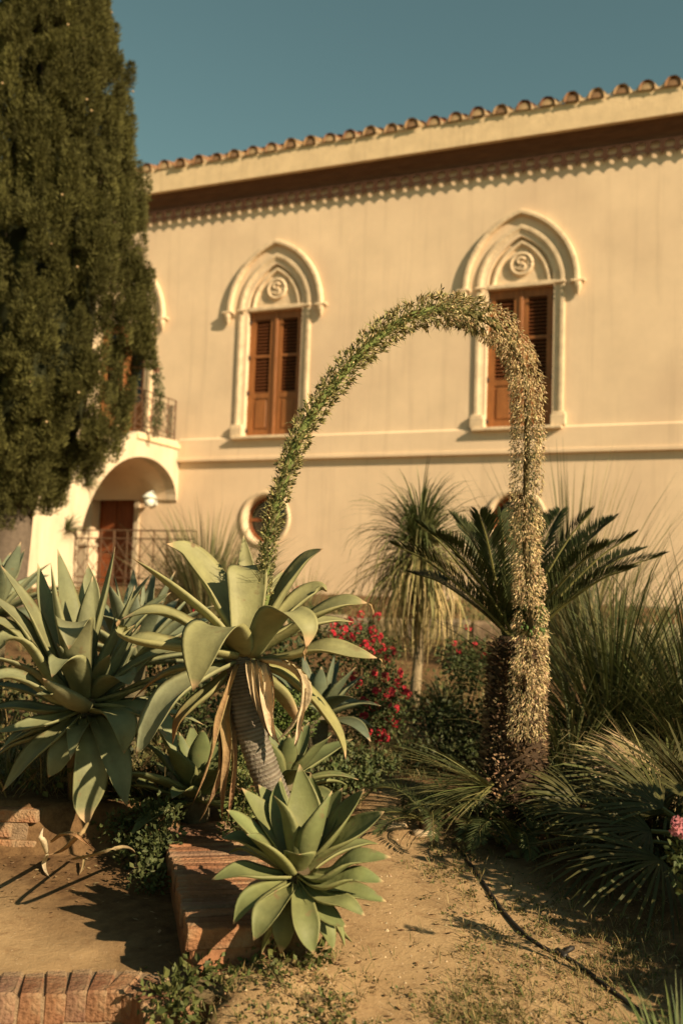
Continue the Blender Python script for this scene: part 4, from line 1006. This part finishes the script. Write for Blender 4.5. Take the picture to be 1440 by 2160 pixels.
grass_clump('tussock', 'dense tussock at the right edge behind the fan palm', 'grass tussock', 1470, 1500, 6.0, [dict(n=520, L=1.2, wd=.0075, seed=43, el=(35, 88), droop=.8, cols=GR, base=.12), dict(n=110, L=.9, wd=.006, seed=44, el=(0, 50), droop=1.4, cols=GR + STR, base=.12)])
grass_clump('tussock', 'arching narrow leaved tussock at the foot of the sago palm', 'grass tussock', 1205, 1560, 5.9, [dict(n=260, L=.7, wd=.006, seed=45, el=(25, 85), droop=1.6, cols=GR + [(.16, .15, .06)], base=.1)])
grass_clump('yucca', 'tall straight bladed grass fanning out behind the tussocks by the villa wall', 'grass tussock', 1200, 1330, 9.5, [dict(n=300, L=1.75, wd=.009, seed=46, el=(50, 88), droop=.25, cols=[(.16, .15, .07), (.22, .19, .09), (.12, .12, .05)], base=.2)])
grass_clump('pale_grass', 'pale feathery grass clump beside the lattice railing', 'grass tussock', 435, 1260, 11.5, [dict(n=900, L=1.22, wd=.007, seed=47, el=(45, 88), droop=.7, cols=[(.17, .16, .07), (.24, .20, .10), (.11, .12, .05)], base=.25)])
grass_clump('pale_grass', 'thin wispy grass at the foot of the villa wall', 'grass tussock', 640, 1280, 12.0, [dict(n=170, L=.65, wd=.006, seed=48, el=(45, 88), droop=.6, cols=[(.17, .16, .07), (.24, .20, .10)], base=.2)])
grass_clump('spiky_rosette', 'spray of stiff pale green blades spreading left of the sago trunk', 'grass tussock', 1045, 1540, 5.2, [dict(at=(0, 0, .20), n=130, L=.52, wd=.0045, seed=51, el=(-18, 34), droop=.45, cols=[(.20, .19, .075), (.14, .14, .05), (.09, .10, .035)], base=.05, az=(2.3, 4.2))])
grass_clump('spiky_rosette', 'spray of stiff straw tipped blades right of the sago trunk', 'grass tussock', 1400, 1640, 5.0, [dict(at=(0, 0, .15), n=150, L=.46, wd=.0042, seed=52, el=(0, 70), droop=.4, cols=[(.30, .24, .11), (.18, .17, .07), (.10, .11, .04)], base=.06, az=(1.8, 5.0))])
grass_clump('spider_tuft', 'small arching leaf tuft right of the ponytail trunk', 'grass tussock', 935, 1460, 7.6, [dict(n=130, L=.34, wd=.007, seed=49, el=(30, 85), droop=1.8, cols=[(.12, .14, .05), (.19, .18, .08)], base=.05)])
grass_clump('near_grass', 'tuft of upright green grass blades beside the end of the hose', 'grass', 1440, 2175, 2.75, [dict(n=170, L=.27, wd=.005, seed=50, el=(48, 88), droop=.8, cols=[(.07, .10, .03), (.10, .125, .04)], base=.10)])
def fan_palm(label, px, py, dep, n, seed, L=.42, up=.45, c0=(.066, .064, .021), azr=(0, 6.28), hubr=.34, straw=0.):
    p = P(px, py, dep); gz = Gn(p.x, p.y); root = empty('fan_palm', (p.x, p.y, gz), 0, label, 'palm'); rnd = random.Random(seed)
    mb = MB(); mb.tube([(0, 0, -.05), (0, 0, .08), (0, 0, .16)], [.09, .1, .05], 10, (.1, .07, .04)); mb.build('trunk', M['bark'], root, True)
    for k in range(n):
        a = lerp(azr[0], azr[1], (k + rnd.uniform(0, .9)) / n); t = rnd.random(); h = V((math.cos(a), math.sin(a), 0))
        hub = h * hubr * lerp(1.1, .45, t) + V((0, 0, lerp(.12, up, t)))
        nr = V((0, 0, 1)) * lerp(1, .4, t) - h * .3 + V((rnd.uniform(-.3, .3), -.5, 0))
        fan_leaf('fan_leaf', root, h * .03 + V((0, 0, .1)), hub, 22, L * rnd.uniform(.85, 1.1), seed * 40 + k, c0 if rnd.random() > straw else (.30, .23, .12), nr, 2.5, .0075)
    return root
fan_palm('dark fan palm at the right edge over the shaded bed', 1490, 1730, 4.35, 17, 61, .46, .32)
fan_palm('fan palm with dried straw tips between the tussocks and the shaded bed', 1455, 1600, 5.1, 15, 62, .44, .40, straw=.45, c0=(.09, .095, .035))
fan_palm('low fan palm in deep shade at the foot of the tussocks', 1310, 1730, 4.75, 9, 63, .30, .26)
def pup(label, px, py, dep, n, L, seed, c=(.06, .075, .026)):
    p = P(px, py, dep); gz = Gn(p.x, p.y); root = empty('small_palm', (p.x, p.y, gz), 0, label, 'palm'); rnd = random.Random(seed)
    mb = MB(); mb.tube([(0, 0, -.04), (0, 0, .04), (0, 0, .07)], [.05, .05, .02], 8, (.08, .055, .03)); mb.build('trunk', M['bark'], root, True)
    for k in range(n):
        a = 2 * math.pi * k / n + rnd.uniform(-.3, .3); l = L * rnd.uniform(.8, 1.1); h = V((math.cos(a), math.sin(a), 0)); z = rnd.uniform(.15, .5)
        frond('frond', root, [V((0, 0, .03)), h * l * .3 + V((0, 0, l * z)), h * l * .7 + V((0, 0, l * z * 1.15)), h * l + V((0, 0, l * z * .5))], 34, .10, .0038, seed * 30 + k, col_=c, rc=(.13, .12, .04), vang=.35, fwd=.7, rr_=.006, start=.15)
    return root
pup('young palm with curled feather leaves where the path bends', 905, 1705, 5.05, 9, .38, 71)
pup('young feather palm at the foot of the sago trunk', 1010, 1660, 5.05, 9, .40, 72, (.075, .09, .032))
pup('young feather palm in the shade behind the hose', 1090, 1740, 4.75, 8, .32, 73)

# ------------------------------------------------------------------ flowering shrubs and low plants
RED = [(.46, .008, .035), (.34, .006, .025), (.55, .035, .06)]
def shrub(name, label, spots, nleaf, seed, lsize=.028, leafc=None, fl=None, flc=RED, group=None, r_=(.16, .16, .14), nfl=9, frad=.03, base=None):
    """spots: px,py,depth of clump centres; fl: px,py,depth of flower heads"""
    cs = [P(*s) for s in spots]; bx = sum((c.x for c in cs)) / len(cs); by = sum((c.y for c in cs)) / len(cs); bz = Gn(bx, by) if base is None else base
    root = empty(name, (bx, by, bz), 0, label, 'shrub', group); rnd = random.Random(seed); off_ = V((bx, by, bz))
    mb = MB()
    for c in cs:
        q = c - off_; mb.tube([(rnd.uniform(-.05, .05), rnd.uniform(-.05, .05), -.04), (q.x * .5, q.y * .5, q.z * .4), (q.x, q.y, q.z)], [.012, .009, .004], 5, (.1, .075, .04))
    mb.build('stems', M['bark'], root)
    mb = MB(); leaf_cloud(mb, [(c - off_, r_) for c in cs], nleaf, lsize, seed, leafc or [(.06, .08, .025), (.09, .105, .035), (.045, .06, .02)]); mb.build('foliage', M['green'], root)
    if fl:
        for k, f_ in enumerate(fl):
            mb = MB(); flower_cluster(mb, P(*f_) - off_, frad, nfl, seed * 50 + k, flc); mb.build('flower_head', M['petal'], root)
    return root
rnd = random.Random(77)
f1 = [(705, 1318), (725, 1330), (742, 1345), (718, 1350), (755, 1325), (770, 1360), (790, 1350), (805, 1368), (825, 1372), (815, 1390), (785, 1330), (700, 1340), (735, 1312), (780, 1375), (800, 1345), (760, 1300), (795, 1300)]
f2 = [(755, 1440), (785, 1420), (812, 1428), (838, 1440), (850, 1455), (795, 1460), (815, 1472), (790, 1490), (768, 1510), (822, 1512), (835, 1525), (805, 1545), (800, 1560), (775, 1545), (858, 1465), (830, 1492), (745, 1430), (842, 1420), (825, 1460), (812, 1555), (765, 1480)]
shrub('flowering_shrub', 'shrub with crimson flowers behind the agave leaf tips', [(720, 1350, 6.9), (760, 1345, 7.0), (800, 1375, 7.0), (740, 1390, 6.9), (790, 1400, 6.9)], 1700, 81, .03, fl=[(x, y, 6.75 + random.Random(x).uniform(-.1, .15)) for x, y in f1], nfl=12, frad=.036)
shrub('flowering_shrub', 'shrub with crimson flower clusters beside the low dry grass', [(770, 1460, 6.4), (815, 1450, 6.4), (800, 1500, 6.35), (770, 1530, 6.3), (820, 1530, 6.3), (760, 1500, 6.4)], 2300, 82, .03, fl=[(x, y, 6.2 + random.Random(x).uniform(-.1, .15)) for x, y in f2], nfl=12, frad=.034)
shrub('flowering_shrub', 'sparse red flowered bush between the ponytail trunk and the sago palm', [(960, 1385, 7.6), (1000, 1380, 7.6), (1010, 1420, 7.4), (970, 1430, 7.4)], 1300, 83, .035, fl=[(958, 1358, 7.3), (970, 1374, 7.3), (1000, 1362, 7.3), (1020, 1385, 7.3), (985, 1325, 7.6)], nfl=5, frad=.025)
shrub('weedy_bush', 'low leafy weeds under the bent trunk and dry leaves', [(500, 1620, 4.75), (515, 1680, 4.65), (500, 1730, 4.55)], 1100, 84, .026, [(.10, .12, .035), (.15, .15, .05), (.07, .09, .03)], r_=(.09, .08, .1))
shrub('feathery_bush', 'light green feathery bush behind the bent trunk', [(600, 1490, 5.4), (620, 1520, 5.4), (590, 1530, 5.4)], 1700, 85, .022, [(.10, .14, .03), (.07, .10, .025)], r_=(.14, .12, .12))
shrub('weedy_bush', 'leafy creeper in the shade against the low brick wall', [(120, 1735, 4.95), (160, 1725, 4.95), (250, 1745, 4.75), (300, 1720, 4.75), (220, 1710, 4.95), (280, 1690, 4.95), (330, 1790, 4.45), (320, 1850, 4.3), (345, 1770, 4.5), (210, 1745, 4.85), (275, 1790, 4.6), (350, 1710, 4.75)], 2700, 86, .030, [(.055, .07, .025), (.085, .10, .035)], r_=(.10, .09, .075))
shrub('creeping_weed', 'green creeper over the corner where brick rim meets the wall', [(560, 2015, 3.42), (610, 2020, 3.4), (660, 2020, 3.42), (375, 2085, 3.25), (405, 2065, 3.3), (440, 2040, 3.38), (360, 2130, 3.12), (470, 2070, 3.3), (395, 2120, 3.15), (345, 2100, 3.2)], 700, 87, .034, [(.085, .10, .03), (.12, .13, .04), (.06, .075, .022)], r_=(.085, .075, .06))
shrub('creeping_weed', 'patch of low green weeds on the soil below the small agave', [(520, 2060, 3.3), (580, 2050, 3.3), (600, 2120, 3.2), (660, 2140, 3.15), (560, 2090, 3.28), (700, 2110, 3.2), (630, 2085, 3.3), (540, 2130, 3.15), (690, 2160, 3.1)], 750, 88, .022, [(.085, .10, .03), (.12, .13, .04), (.16, .12, .055)], r_=(.10, .09, .018))
shrub('ground_ivy', 'shaded leafy undergrowth between the bent trunk and the path bend', [(700, 1620, 5.4), (740, 1590, 5.6), (680, 1660, 5.2), (760, 1640, 5.3), (720, 1650, 5.3), (800, 1610, 5.5)], 2000, 89, .03, [(.06, .08, .028), (.10, .115, .04)], r_=(.13, .12, .06))
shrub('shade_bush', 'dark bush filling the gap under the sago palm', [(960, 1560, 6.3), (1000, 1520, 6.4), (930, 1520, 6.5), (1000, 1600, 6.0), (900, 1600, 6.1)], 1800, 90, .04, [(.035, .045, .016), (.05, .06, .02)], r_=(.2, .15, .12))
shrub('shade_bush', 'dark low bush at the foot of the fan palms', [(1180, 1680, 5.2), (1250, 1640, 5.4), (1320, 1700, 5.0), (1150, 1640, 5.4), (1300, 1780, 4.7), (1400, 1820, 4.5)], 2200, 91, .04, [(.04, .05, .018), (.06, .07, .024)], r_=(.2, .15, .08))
shrub('shade_bush', 'dark shrubbery behind the large rosette and under the lattice railing', [(330, 1420, 6.4), (420, 1440, 6.4), (250, 1500, 6.0), (380, 1500, 6.0), (60, 1450, 6.3), (460, 1380, 6.8), (560, 1350, 7.2), (640, 1400, 6.6), (600, 1300, 8.0)], 3200, 92, .045, [(.05, .065, .022), (.07, .085, .03)], fl=[(630, 1245, 7.6), (635, 1262, 7.6), (415, 1290, 7.0), (480, 1225, 8.0)], nfl=6, r_=(.24, .2, .2))
shrub('flowering_shrub', 'pink flowered plant overhanging the shaded bed beside the fan palm', [(1445, 1790, 3.35), (1450, 1830, 3.35)], 260, 93, .03, fl=[(1428, 1735, 3.2), (1436, 1755, 3.2), (1424, 1752, 3.2)], flc=[(.45, .17, .20), (.38, .14, .17)], nfl=5, frad=.018, r_=(.06, .06, .1))
shrub('balcony_plant', 'leafy plant with a few red flowers on the staircase landing', [(332, 800, 17.9), (336, 830, 17.9), (328, 775, 17.9), (335, 860, 17.9), (331, 890, 17.9)], 700, 94, .06, fl=[(305, 765, 17.8), (318, 885, 17.8), (330, 780, 17.8)], flc=[(.6, .1, .12)], r_=(.10, .12, .16), nfl=10, frad=.06, base=4.1)
for k, (v_, z_) in enumerate(((-2.72, 3.03), (-3.15, 2.25))):
    o = MB(); blades(o, (0, 0, 0), 70, .26 + .06 * k, .012, 95 + k, (0, 80), 1.5, [(.16, .17, .07), (.10, .12, .05)], 4, az=(-1.6, 1.2), base=.03)
    ob = o.build('wall_weed', M['green'], None); ob.location = vw(SU - .01, v_, z_); tag(ob, ('tuft of weed rooted high in the staircase wall above the arch', 'tuft of weed rooted low in the staircase wall near the pier')[k], 'weed')
# uncountable low undergrowth between the garden beds and the villa
mb = MB(); rnd = random.Random(61)
for i in range(1250):
    x = rnd.uniform(-4.5, 5.5); y = rnd.uniform(6.3, 13.8)
    if i > 900: x = rnd.uniform(-2.6, -.75); y = rnd.uniform(5.0, 6.6)
    if i > 1130: x = rnd.uniform(.9, 3.0); y = rnd.uniform(4.7, 6.5)
    z = Gn(x, y); dw_ = V((x, y, 0)).dot(VN)
    if dw_ > 15.6: continue
    if noise.noise(V((x * .7, y * .7, 5))) < -.25: continue
    h = rnd.uniform(.05, .2)
    if rnd.random() < .6: leaf_cloud(mb, [((x, y, z + h * .6), (.16, .16, h * .7))], 26, .05, i, [(.06, .075, .025), (.09, .10, .035), (.15, .13, .055)])
    else: blades(mb, (x, y, z), 22, .26, .004, i, (30, 85), 1.1, [(.28, .22, .10), (.13, .13, .05), (.2, .17, .07)], 3, base=.12)
tag(mb.build('undergrowth', M['green']), 'low mixed undergrowth and dry grass before the villa wall', 'undergrowth', kind='stuff')
# dry low grass patch and scattered ground plants: uncountable
mb = MB(); rnd = random.Random(6)
for i in range(420):
    p = gnd(rnd.gauss(800, 55), rnd.gauss(1615, 22), .3); blades(mb, (p.x, p.y, Gn(p.x, p.y)), 5, .09, .0028, i, (30, 85), 1.0, [(.34, .26, .12), (.26, .21, .09), (.14, .14, .05)], 3, base=.04)
tag(mb.build('dry_grass', M['green']), 'dry straw coloured grass patch beyond the path bend', 'grass', kind='stuff')
mb = MB(); rnd = random.Random(16)
for i in range(1500):
    x, y = rnd.choice(((rnd.gauss(620, 110), rnd.gauss(2090, 45)), (rnd.gauss(1080, 100), rnd.gauss(2020, 90)), (rnd.gauss(1180, 90), rnd.gauss(2000, 60)), (rnd.gauss(960, 40), rnd.gauss(1850, 40)), (rnd.gauss(1010, 60), rnd.gauss(2120, 30)), (rnd.uniform(900, 1400), rnd.uniform(1780, 2150)), (rnd.gauss(1330, 60), rnd.gauss(2040, 40))))
    p = gnd(x, y, .08)
    if p.y < 2.6: continue
    z = Gn(p.x, p.y)
    if rnd.random() < .55: leaf_cloud(mb, [((p.x, p.y, z + .006), (.025, .025, .006))], rnd.randint(4, 9), .014, i, [(.09, .10, .03), (.12, .12, .04), (.20, .14, .06)])
    else: blades(mb, (p.x, p.y, z), rnd.randint(3, 8), .045, .0016, i, (15, 80), 1.0, [(.12, .12, .04), (.30, .22, .10)], 3, base=.02)
tag(mb.build('ground_weeds', M['green']), 'small weeds and dry grass blades scattered along the path edge', 'weeds', kind='stuff')
mb = MB(); rnd = random.Random(26)
for i in range(1500):
    p = gnd(rnd.uniform(0, 1440), rnd.uniform(1700, 2160), .1); z = Gn(p.x, p.y); s = .0035 * rnd.uniform(.6, 2.2) if rnd.random() < .96 else rnd.uniform(.008, .014)
    if p.x < -.4: continue
    c = jit(rnd.choice([(.42, .32, .2), (.3, .2, .11), (.2, .13, .07), (.36, .28, .18)]), rnd, .2)
    v = [mb.vert((p.x + s * math.cos(a) * rnd.uniform(.7, 1.2), p.y + s * math.sin(a) * rnd.uniform(.7, 1.2), z - .001), c) for a in (0, 1.25, 2.5, 3.77, 5.0)]; t_ = mb.vert((p.x, p.y, z + s * .7), c)
    for k in range(5): mb.face(v[k], v[(k + 1) % 5], t_)
tag(mb.build('grit', M['pebble']), 'small stones and grit strewn over the sandy path', 'gravel', kind='stuff')

# ------------------------------------------------------------------ brickwork
def brick_mesh(sx, sy, sz, rnd, c):
    mb = MB(); mb.box((-sx / 2, -sy / 2, -sz / 2), (sx / 2, sy / 2, sz / 2), c, bev=min(sx, sy, sz) * .10)
    mb.v = [tuple(V(v) + V((rnd.uniform(-1, 1), rnd.uniform(-1, 1), rnd.uniform(-1, 1))) * .0022) for v in mb.v]; mb.c = [jit(c, rnd, .12) for _ in mb.c]; return mb
BC = [(.25, .12, .062), (.21, .105, .058), (.27, .145, .08), (.22, .13, .085), (.185, .10, .062)]
# curved rim bottom left: soldier bricks side by side
rim = empty('brick_rim', (-.8, 3.37, .0), 0, 'curved rim of upright bricks edging the lower bed', 'brick edging')
rnd = random.Random(12); bms = []
rimp = smooth_path([(-1.65, 3.33, 0), (-1.08, 3.40, 0), (-.8, 3.46, 0), (-.64, 3.46, 0), (-.53, 3.39, 0), (-.48, 3.29, 0)], 400)
acc = 0.; last = 0
mort = MB(); segs = []
for k in range(1, 400):
    acc += (rimp[k] - rimp[k - 1]).length
    if acc - last > .0735:
        last = acc; t = (rimp[k] - rimp[k - 1]).normalized(); segs.append((rimp[k], math.atan2(t.y, t.x)))
for k, (p, a) in enumerate(segs):
    if len(bms) < 7:
        o = brick_mesh(.070, .20, .10, rnd, BC[k % 5]).build('brick', M['brick'], rim); bms.append(o.data)
    else: o = share('brick', rnd.choice(bms), rim)
    o.location = (p.x + .8, p.y - 3.37, 0.030 + rnd.uniform(-.004, .004)); o.rotation_euler = (R(rnd.uniform(-2, 2)), R(rnd.uniform(-2, 2)), a + R(rnd.uniform(-2, 2)))
    q = V((math.sin(a), -math.cos(a), 0)) * .012
    o = share('brick', rnd.choice(bms), rim, (p.x + .8 + q.x, p.y - 3.37 + q.y, -.078 + rnd.uniform(-.003, .003)), (R(rnd.uniform(-1, 1)), 0, a + R(rnd.uniform(-2, 2))))
rows = []
for k in range(0, 400, 8):
    p = rimp[k]; t = (rimp[min(k + 1, 399)] - rimp[max(k - 1, 0)]).normalized(); n = V((-t.y, t.x, 0))
    rows.append([mort.vert(V((p.x + .8, p.y - 3.37, 0)) + n * s + V((0, 0, z))) for s, z in ((-.094, -.35), (-.094, .066), (.094, .070), (.094, -.3))])
for a, b in zip(rows, rows[1:]):
    for k in range(3): mort.face(a[k], a[k + 1], b[k + 1], b[k])
mort.build('mortar_bed', M['mortar2'], rim, usecol=False)
# low brick wall running back beside the agave
wl = empty('low_brick_wall', (-.295, 3.5, .0), R(13.2), 'low brick topped garden wall left of the small agave', 'wall')
mb = MB(); mb.box((-.165, .02, -.25), (.215, 1.6, .185), bev=.01); mb.build('core', material('red_render', (.27, .13, .068), .95, .3, 7, .5, 40, var2=((.24, .16, .10), 4, .5, .7), spec=.1), wl, usecol=False)
bms = []
for k in range(21):
    y = .045 + .074 * k
    if k < 6: o = brick_mesh(.40, .066, .075, rnd, BC[k % 5]).build('brick', M['brick'], wl); bms.append(o.data)
    else: o = share('brick', rnd.choice(bms), wl)
    o.location = (.022 + rnd.uniform(-.006, .006), y, .213 + rnd.uniform(-.005, .005)); o.rotation_euler = (R(rnd.uniform(-2, 2)), R(rnd.uniform(-1, 1)), R(rnd.uniform(-1, 1)))
# retaining wall under the large agave
rw = empty('retaining_wall', (-1.35, 4.86, .05), R(-2), 'low brick retaining wall below the large agave', 'wall')
mb = MB(); mb.box((-1.6, .012, -.2), (-.10, .13, .262)); mb.build('mortar_core', M['mortar2'], rw, usecol=False)
bms = []
for r_ in range(4):
    x = -1.6 + (r_ % 2) * .12
    while x < -.2:
        if len(bms) < 6: o = brick_mesh(.228, .11, .062, rnd, mixc(BC[len(bms) % 5], (.45, .25, .13), .35)).build('brick', M['brick'], rw); bms.append(o.data)
        else: o = share('brick', rnd.choice(bms), rw)
        o.location = (x + .114, .055 + rnd.uniform(-.004, .004), .02 + .071 * r_); o.rotation_euler.z = R(rnd.uniform(-1, 1)); x += .24
# low stone edging below the villa
ed = empty('stone_edging', tuple(P(880, 1340, 11.5)), 0, 'low rough stone edging below the villa wall', 'stone edging')
ez = G(ed.location.x, ed.location.y); ed.location.z = ez; rnd = random.Random(18); bms = []
sm_ = material('rough_stone', rough=.95, var=.3, scale=12, bump=.6, bscale=30, attr=True, spec=.1)
x = -2.6
while x < 3.0:
    L = rnd.uniform(.25, .5)
    o = brick_mesh(L, .3, .24, rnd, jit((.22, .17, .11), rnd, .25)); o.v = [tuple(V(v) * (1 + .06 * noise.noise(V(v) * 9))) for v in o.v]
    ob = o.build('stone', sm_, ed); ob.location = (x + L / 2, -.10 * x + rnd.uniform(-.03, .03), .10 + rnd.uniform(-.03, .03)); ob.rotation_euler = (R(rnd.uniform(-3, 3)), R(rnd.uniform(-3, 3)), R(-6 + rnd.uniform(-5, 5))); x += L + .015

# ------------------------------------------------------------------ hose, stones, dead leaves
hp_ = [(955, 1780), (985, 1815), (1020, 1865), (1062, 1925), (1110, 1975), (1150, 2002), (1190, 2018), (1240, 2052), (1300, 2098), (1350, 2135), (1420, 2190)]
hw_ = []
for x, y in hp_:
    p = gnd(x, y, .12)
    for _ in range(6): p = gnd(x, y, Gn(p.x, p.y) + .003)
    hw_.append(p)
hs = empty('irrigation_hose', tuple(hw_[6]), 0, 'black irrigation hose lying along the edge of the sandy path', 'hose'); ho = V(hw_[6])
mb = MB(); mb.tube([p - ho for p in smooth_path(hw_, 70)], .0095, 10); mb.build('pipe', M['hose'], hs, True, usecol=False)
mb = MB(); d = (hw_[7] - hw_[6]).normalized(); mb.tube([-d * .05, -d * .045, d * .005, d * .01], [.012, .016, .016, .012], 12); mb.tube([-d * .02 + V((.012, .012, 0)), -d * .02 + V((.045, .035, .012)), -d * .02 + V((.055, .04, .012))], [.010, .011, .008], 10); mb.build('coupling', M['hose'], hs, True, usecol=False)
def flat_stone(label, px, py, rx, ry, seed):
    p = gnd(px, py, .2); p = gnd(px, py, Gn(p.x, p.y)); rnd = random.Random(seed); mb = MB(); n = 14
    rad = [1 + rnd.uniform(-.12, .12) for _ in range(n)]; c = (.40, .31, .2); rows = []
    for s, z in ((.95, -.02), (1, .004), (.9, .016), (.5, .02)): rows.append([mb.vert((rx * s * rad[k] * math.cos(2 * math.pi * k / n), ry * s * rad[k] * math.sin(2 * math.pi * k / n), z + rnd.uniform(-.001, .001)), jit(c, rnd, .1)) for k in range(n)])
    for a, b in zip(rows, rows[1:]):
        for k in range(n): mb.face(a[k], a[(k + 1) % n], b[(k + 1) % n], b[k])
    mb.face(*rows[-1]); o = mb.build('flat_stone', M['pebble'], None, True); o.location = (p.x, p.y, Gn(p.x, p.y)); tag(o, label, 'stone')
flat_stone('flat pale stone where the path meets the young palm', 830, 1727, .075, .05, 1)
flat_stone('flat stone in shade at the foot of the young palm', 892, 1752, .06, .04, 2)
def ground_curve(name, label, pts, wpx, c, seed, twist=0, chan=.7):
    dw = 4.2; w_ = []
    for x, y, h in pts:
        p = gnd(x, y, .1)
        for _ in range(5): p = gnd(x, y, Gn(p.x, p.y) + h)
        w_.append(p)
    o = agave_leaf(name, w_, wpx * .72 * dw / FPX, None, c0=c, chan=chan, twist=twist, seg=18, base_w=.6, mat='dry', peak=.4, thick=.004, wav=.15, seed=seed, tipc=mixc(c, (.2, .1, .05), .3))
    b = V(w_[0]); me = o.data
    for v in me.vertices: v.co -= b
    o.location = b; return tag(o, label, 'dead leaf')
ground_curve('dead_leaf', 'bleached curled dead leaf on the dark soil', [(98, 1800, .02), (93, 1780, .07), (88, 1765, .10), (92, 1745, .12), (86, 1760, .1)][:4], 18, (.62, .50, .36), 1, 50)
ground_curve('dead_leaf', 'pale twisted leaf tip touching the bleached curled leaf', [(100, 1802, .03), (92, 1820, .02), (95, 1838, .012), (108, 1853, .004)], 15, (.62, .50, .36), 2, -40)
ground_curve('dead_leaf', 'long brown dead leaf leaning from the rosette onto the soil', [(186, 1735, .12), (165, 1765, .10), (130, 1795, .06), (100, 1804, .03)], 15, (.36, .22, .12), 3, 60)
ground_curve('dead_leaf', 'arched rusty dead leaf bent over the dark soil', [(110, 1775, .03), (135, 1760, .10), (165, 1765, .11), (205, 1795, .03)], 14, (.30, .15, .08), 4, 30)
ground_curve('dead_leaf', 'looped grey brown dead leaf lying near the brick wall', [(155, 1812, .015), (205, 1802, .03), (260, 1785, .07), (285, 1800, .07), (285, 1830, .04), (258, 1853, .01)], 13, (.33, .23, .14), 5, 40)
ground_curve('dead_leaf', 'short forked dry leaf end under the looped leaf', [(178, 1812, .03), (176, 1830, .02), (168, 1845, .008)], 9, (.36, .25, .14), 6, 20)

# ------------------------------------------------------------------ evergreen bushes right of the view, whose shade lies over the bed
for k, (x, y, h, lab) in enumerate(((2.12, 3.35, 1.0, 'rounded evergreen bush shading the fan palm bed'), (3.5, 4.2, 1.2, 'broad evergreen bush beside the tussocks'), (2.35, 2.55, .75, 'low evergreen bush near the end of the hose'))):
    gz = G(x, y); root = empty('evergreen_bush', (x, y, gz), 0, lab, 'shrub'); rnd = random.Random(k)
    mb = MB()
    for j in range(9):
        a = rnd.uniform(0, 6.28); mb.tube([(0, 0, -.05), (math.cos(a) * .15, math.sin(a) * .15, h * .4), (math.cos(a) * .4, math.sin(a) * .4, h * .8)], [.03, .02, .006], 6, (.1, .07, .045))
    mb.build('stems', M['bark'], root)
    mb = MB(); leaf_cloud(mb, [((rnd.uniform(-.4, .4), rnd.uniform(-.5, .5), rnd.uniform(.2, .8) * h), (.38, .38, h * .25)) for _ in range(18)], 7000, .075, k + 5, [(.05, .065, .02), (.07, .085, .028)]); mb.build('foliage', M['green'], root)

mb = MB(); rnd = random.Random(36)
for i in range(1500):
    x, y = rnd.choice(((rnd.gauss(600, 130), rnd.gauss(2080, 60)), (rnd.gauss(1150, 150), rnd.gauss(1950, 110)), (rnd.uniform(0, 350), rnd.gauss(1840, 40)), (rnd.uniform(300, 1440), rnd.uniform(1750, 2150)), (rnd.gauss(900, 80), rnd.gauss(1730, 30))))
    p = gnd(x, y, .1); z = Gn(p.x, p.y)
    if p.x < -.38 and p.y < 3.62: continue
    a = rnd.uniform(0, 6.283); L = rnd.uniform(.012, .035); T = V((math.cos(a), math.sin(a), rnd.uniform(-.05, .25))); S = V((-math.sin(a), math.cos(a), rnd.uniform(-.3, .3))) * L * rnd.uniform(.08, .3); b = V((p.x, p.y, z + .004)); c = jit(rnd.choice([(.16, .09, .045), (.24, .15, .075), (.10, .06, .03), (.33, .24, .13)]), rnd, .2)
    mb.face(mb.vert(b, c), mb.vert(b + T * L * .5 + S, c), mb.vert(b + T * L, c), mb.vert(b + T * L * .5 - S, c))
tag(mb.build('leaf_litter', M['dry']), 'small brown leaf litter and twigs strewn over the soil', 'leaf litter', kind='stuff')
# ------------------------------------------------------------------ unseen hedge added left of and behind the viewer to block sky light
hd = empty('sky_blocker_hedge', (-5.2, 0, 0), 0, 'tall dark hedge added out of view to block sky light', 'hedge')
mb = MB(); mb.box((-.55, -9, -.6), (.45, 6.2, 4.3), (.035, .042, .015)); mb.build('dark_core', M['cyp'], hd)  # solid dark box that does the blocking inside the leaves
mb = MB(); leaf_cloud(mb, [((rnd.choice((.5, .5, 0)), rnd.uniform(-9, 6.2), rnd.uniform(.1, 4.4)), (.25, .35, .35)) for _ in range(260)], 9000, .11, 3, [(.05, .06, .02), (.065, .075, .025)]); mb.build('foliage', M['green'], hd)

# repeats share a group
GROUPS = {'agave': 'agaves among the garden beds', 'fan_palm': 'fan palms over the shaded bed', 'small_palm': 'young feather palms by the path', 'tussock': 'tussocks by the sago palm', 'pale_grass': 'pale grass before the villa', 'spiky_rosette': 'stiff bladed sprays by the sago palm', 'flowering_shrub': 'flowering shrubs', 'dead_leaf': 'dead leaves on the lower bed', 'flat_stone': 'flat stones at the path bend', 'shade_bush': 'dark bushes under the palms', 'creeping_weed': 'creeping weeds by the brick wall', 'weedy_bush': 'leafy weeds between the agaves', 'wall_weed': 'weeds rooted in the staircase wall', 'evergreen_bush': 'evergreen bushes right of the path'}
for o in list(scene.objects):
    if o.parent is None and o.get('label'):
        g_ = GROUPS.get(o.name.split('.')[0])
        if g_: o['group'] = g_
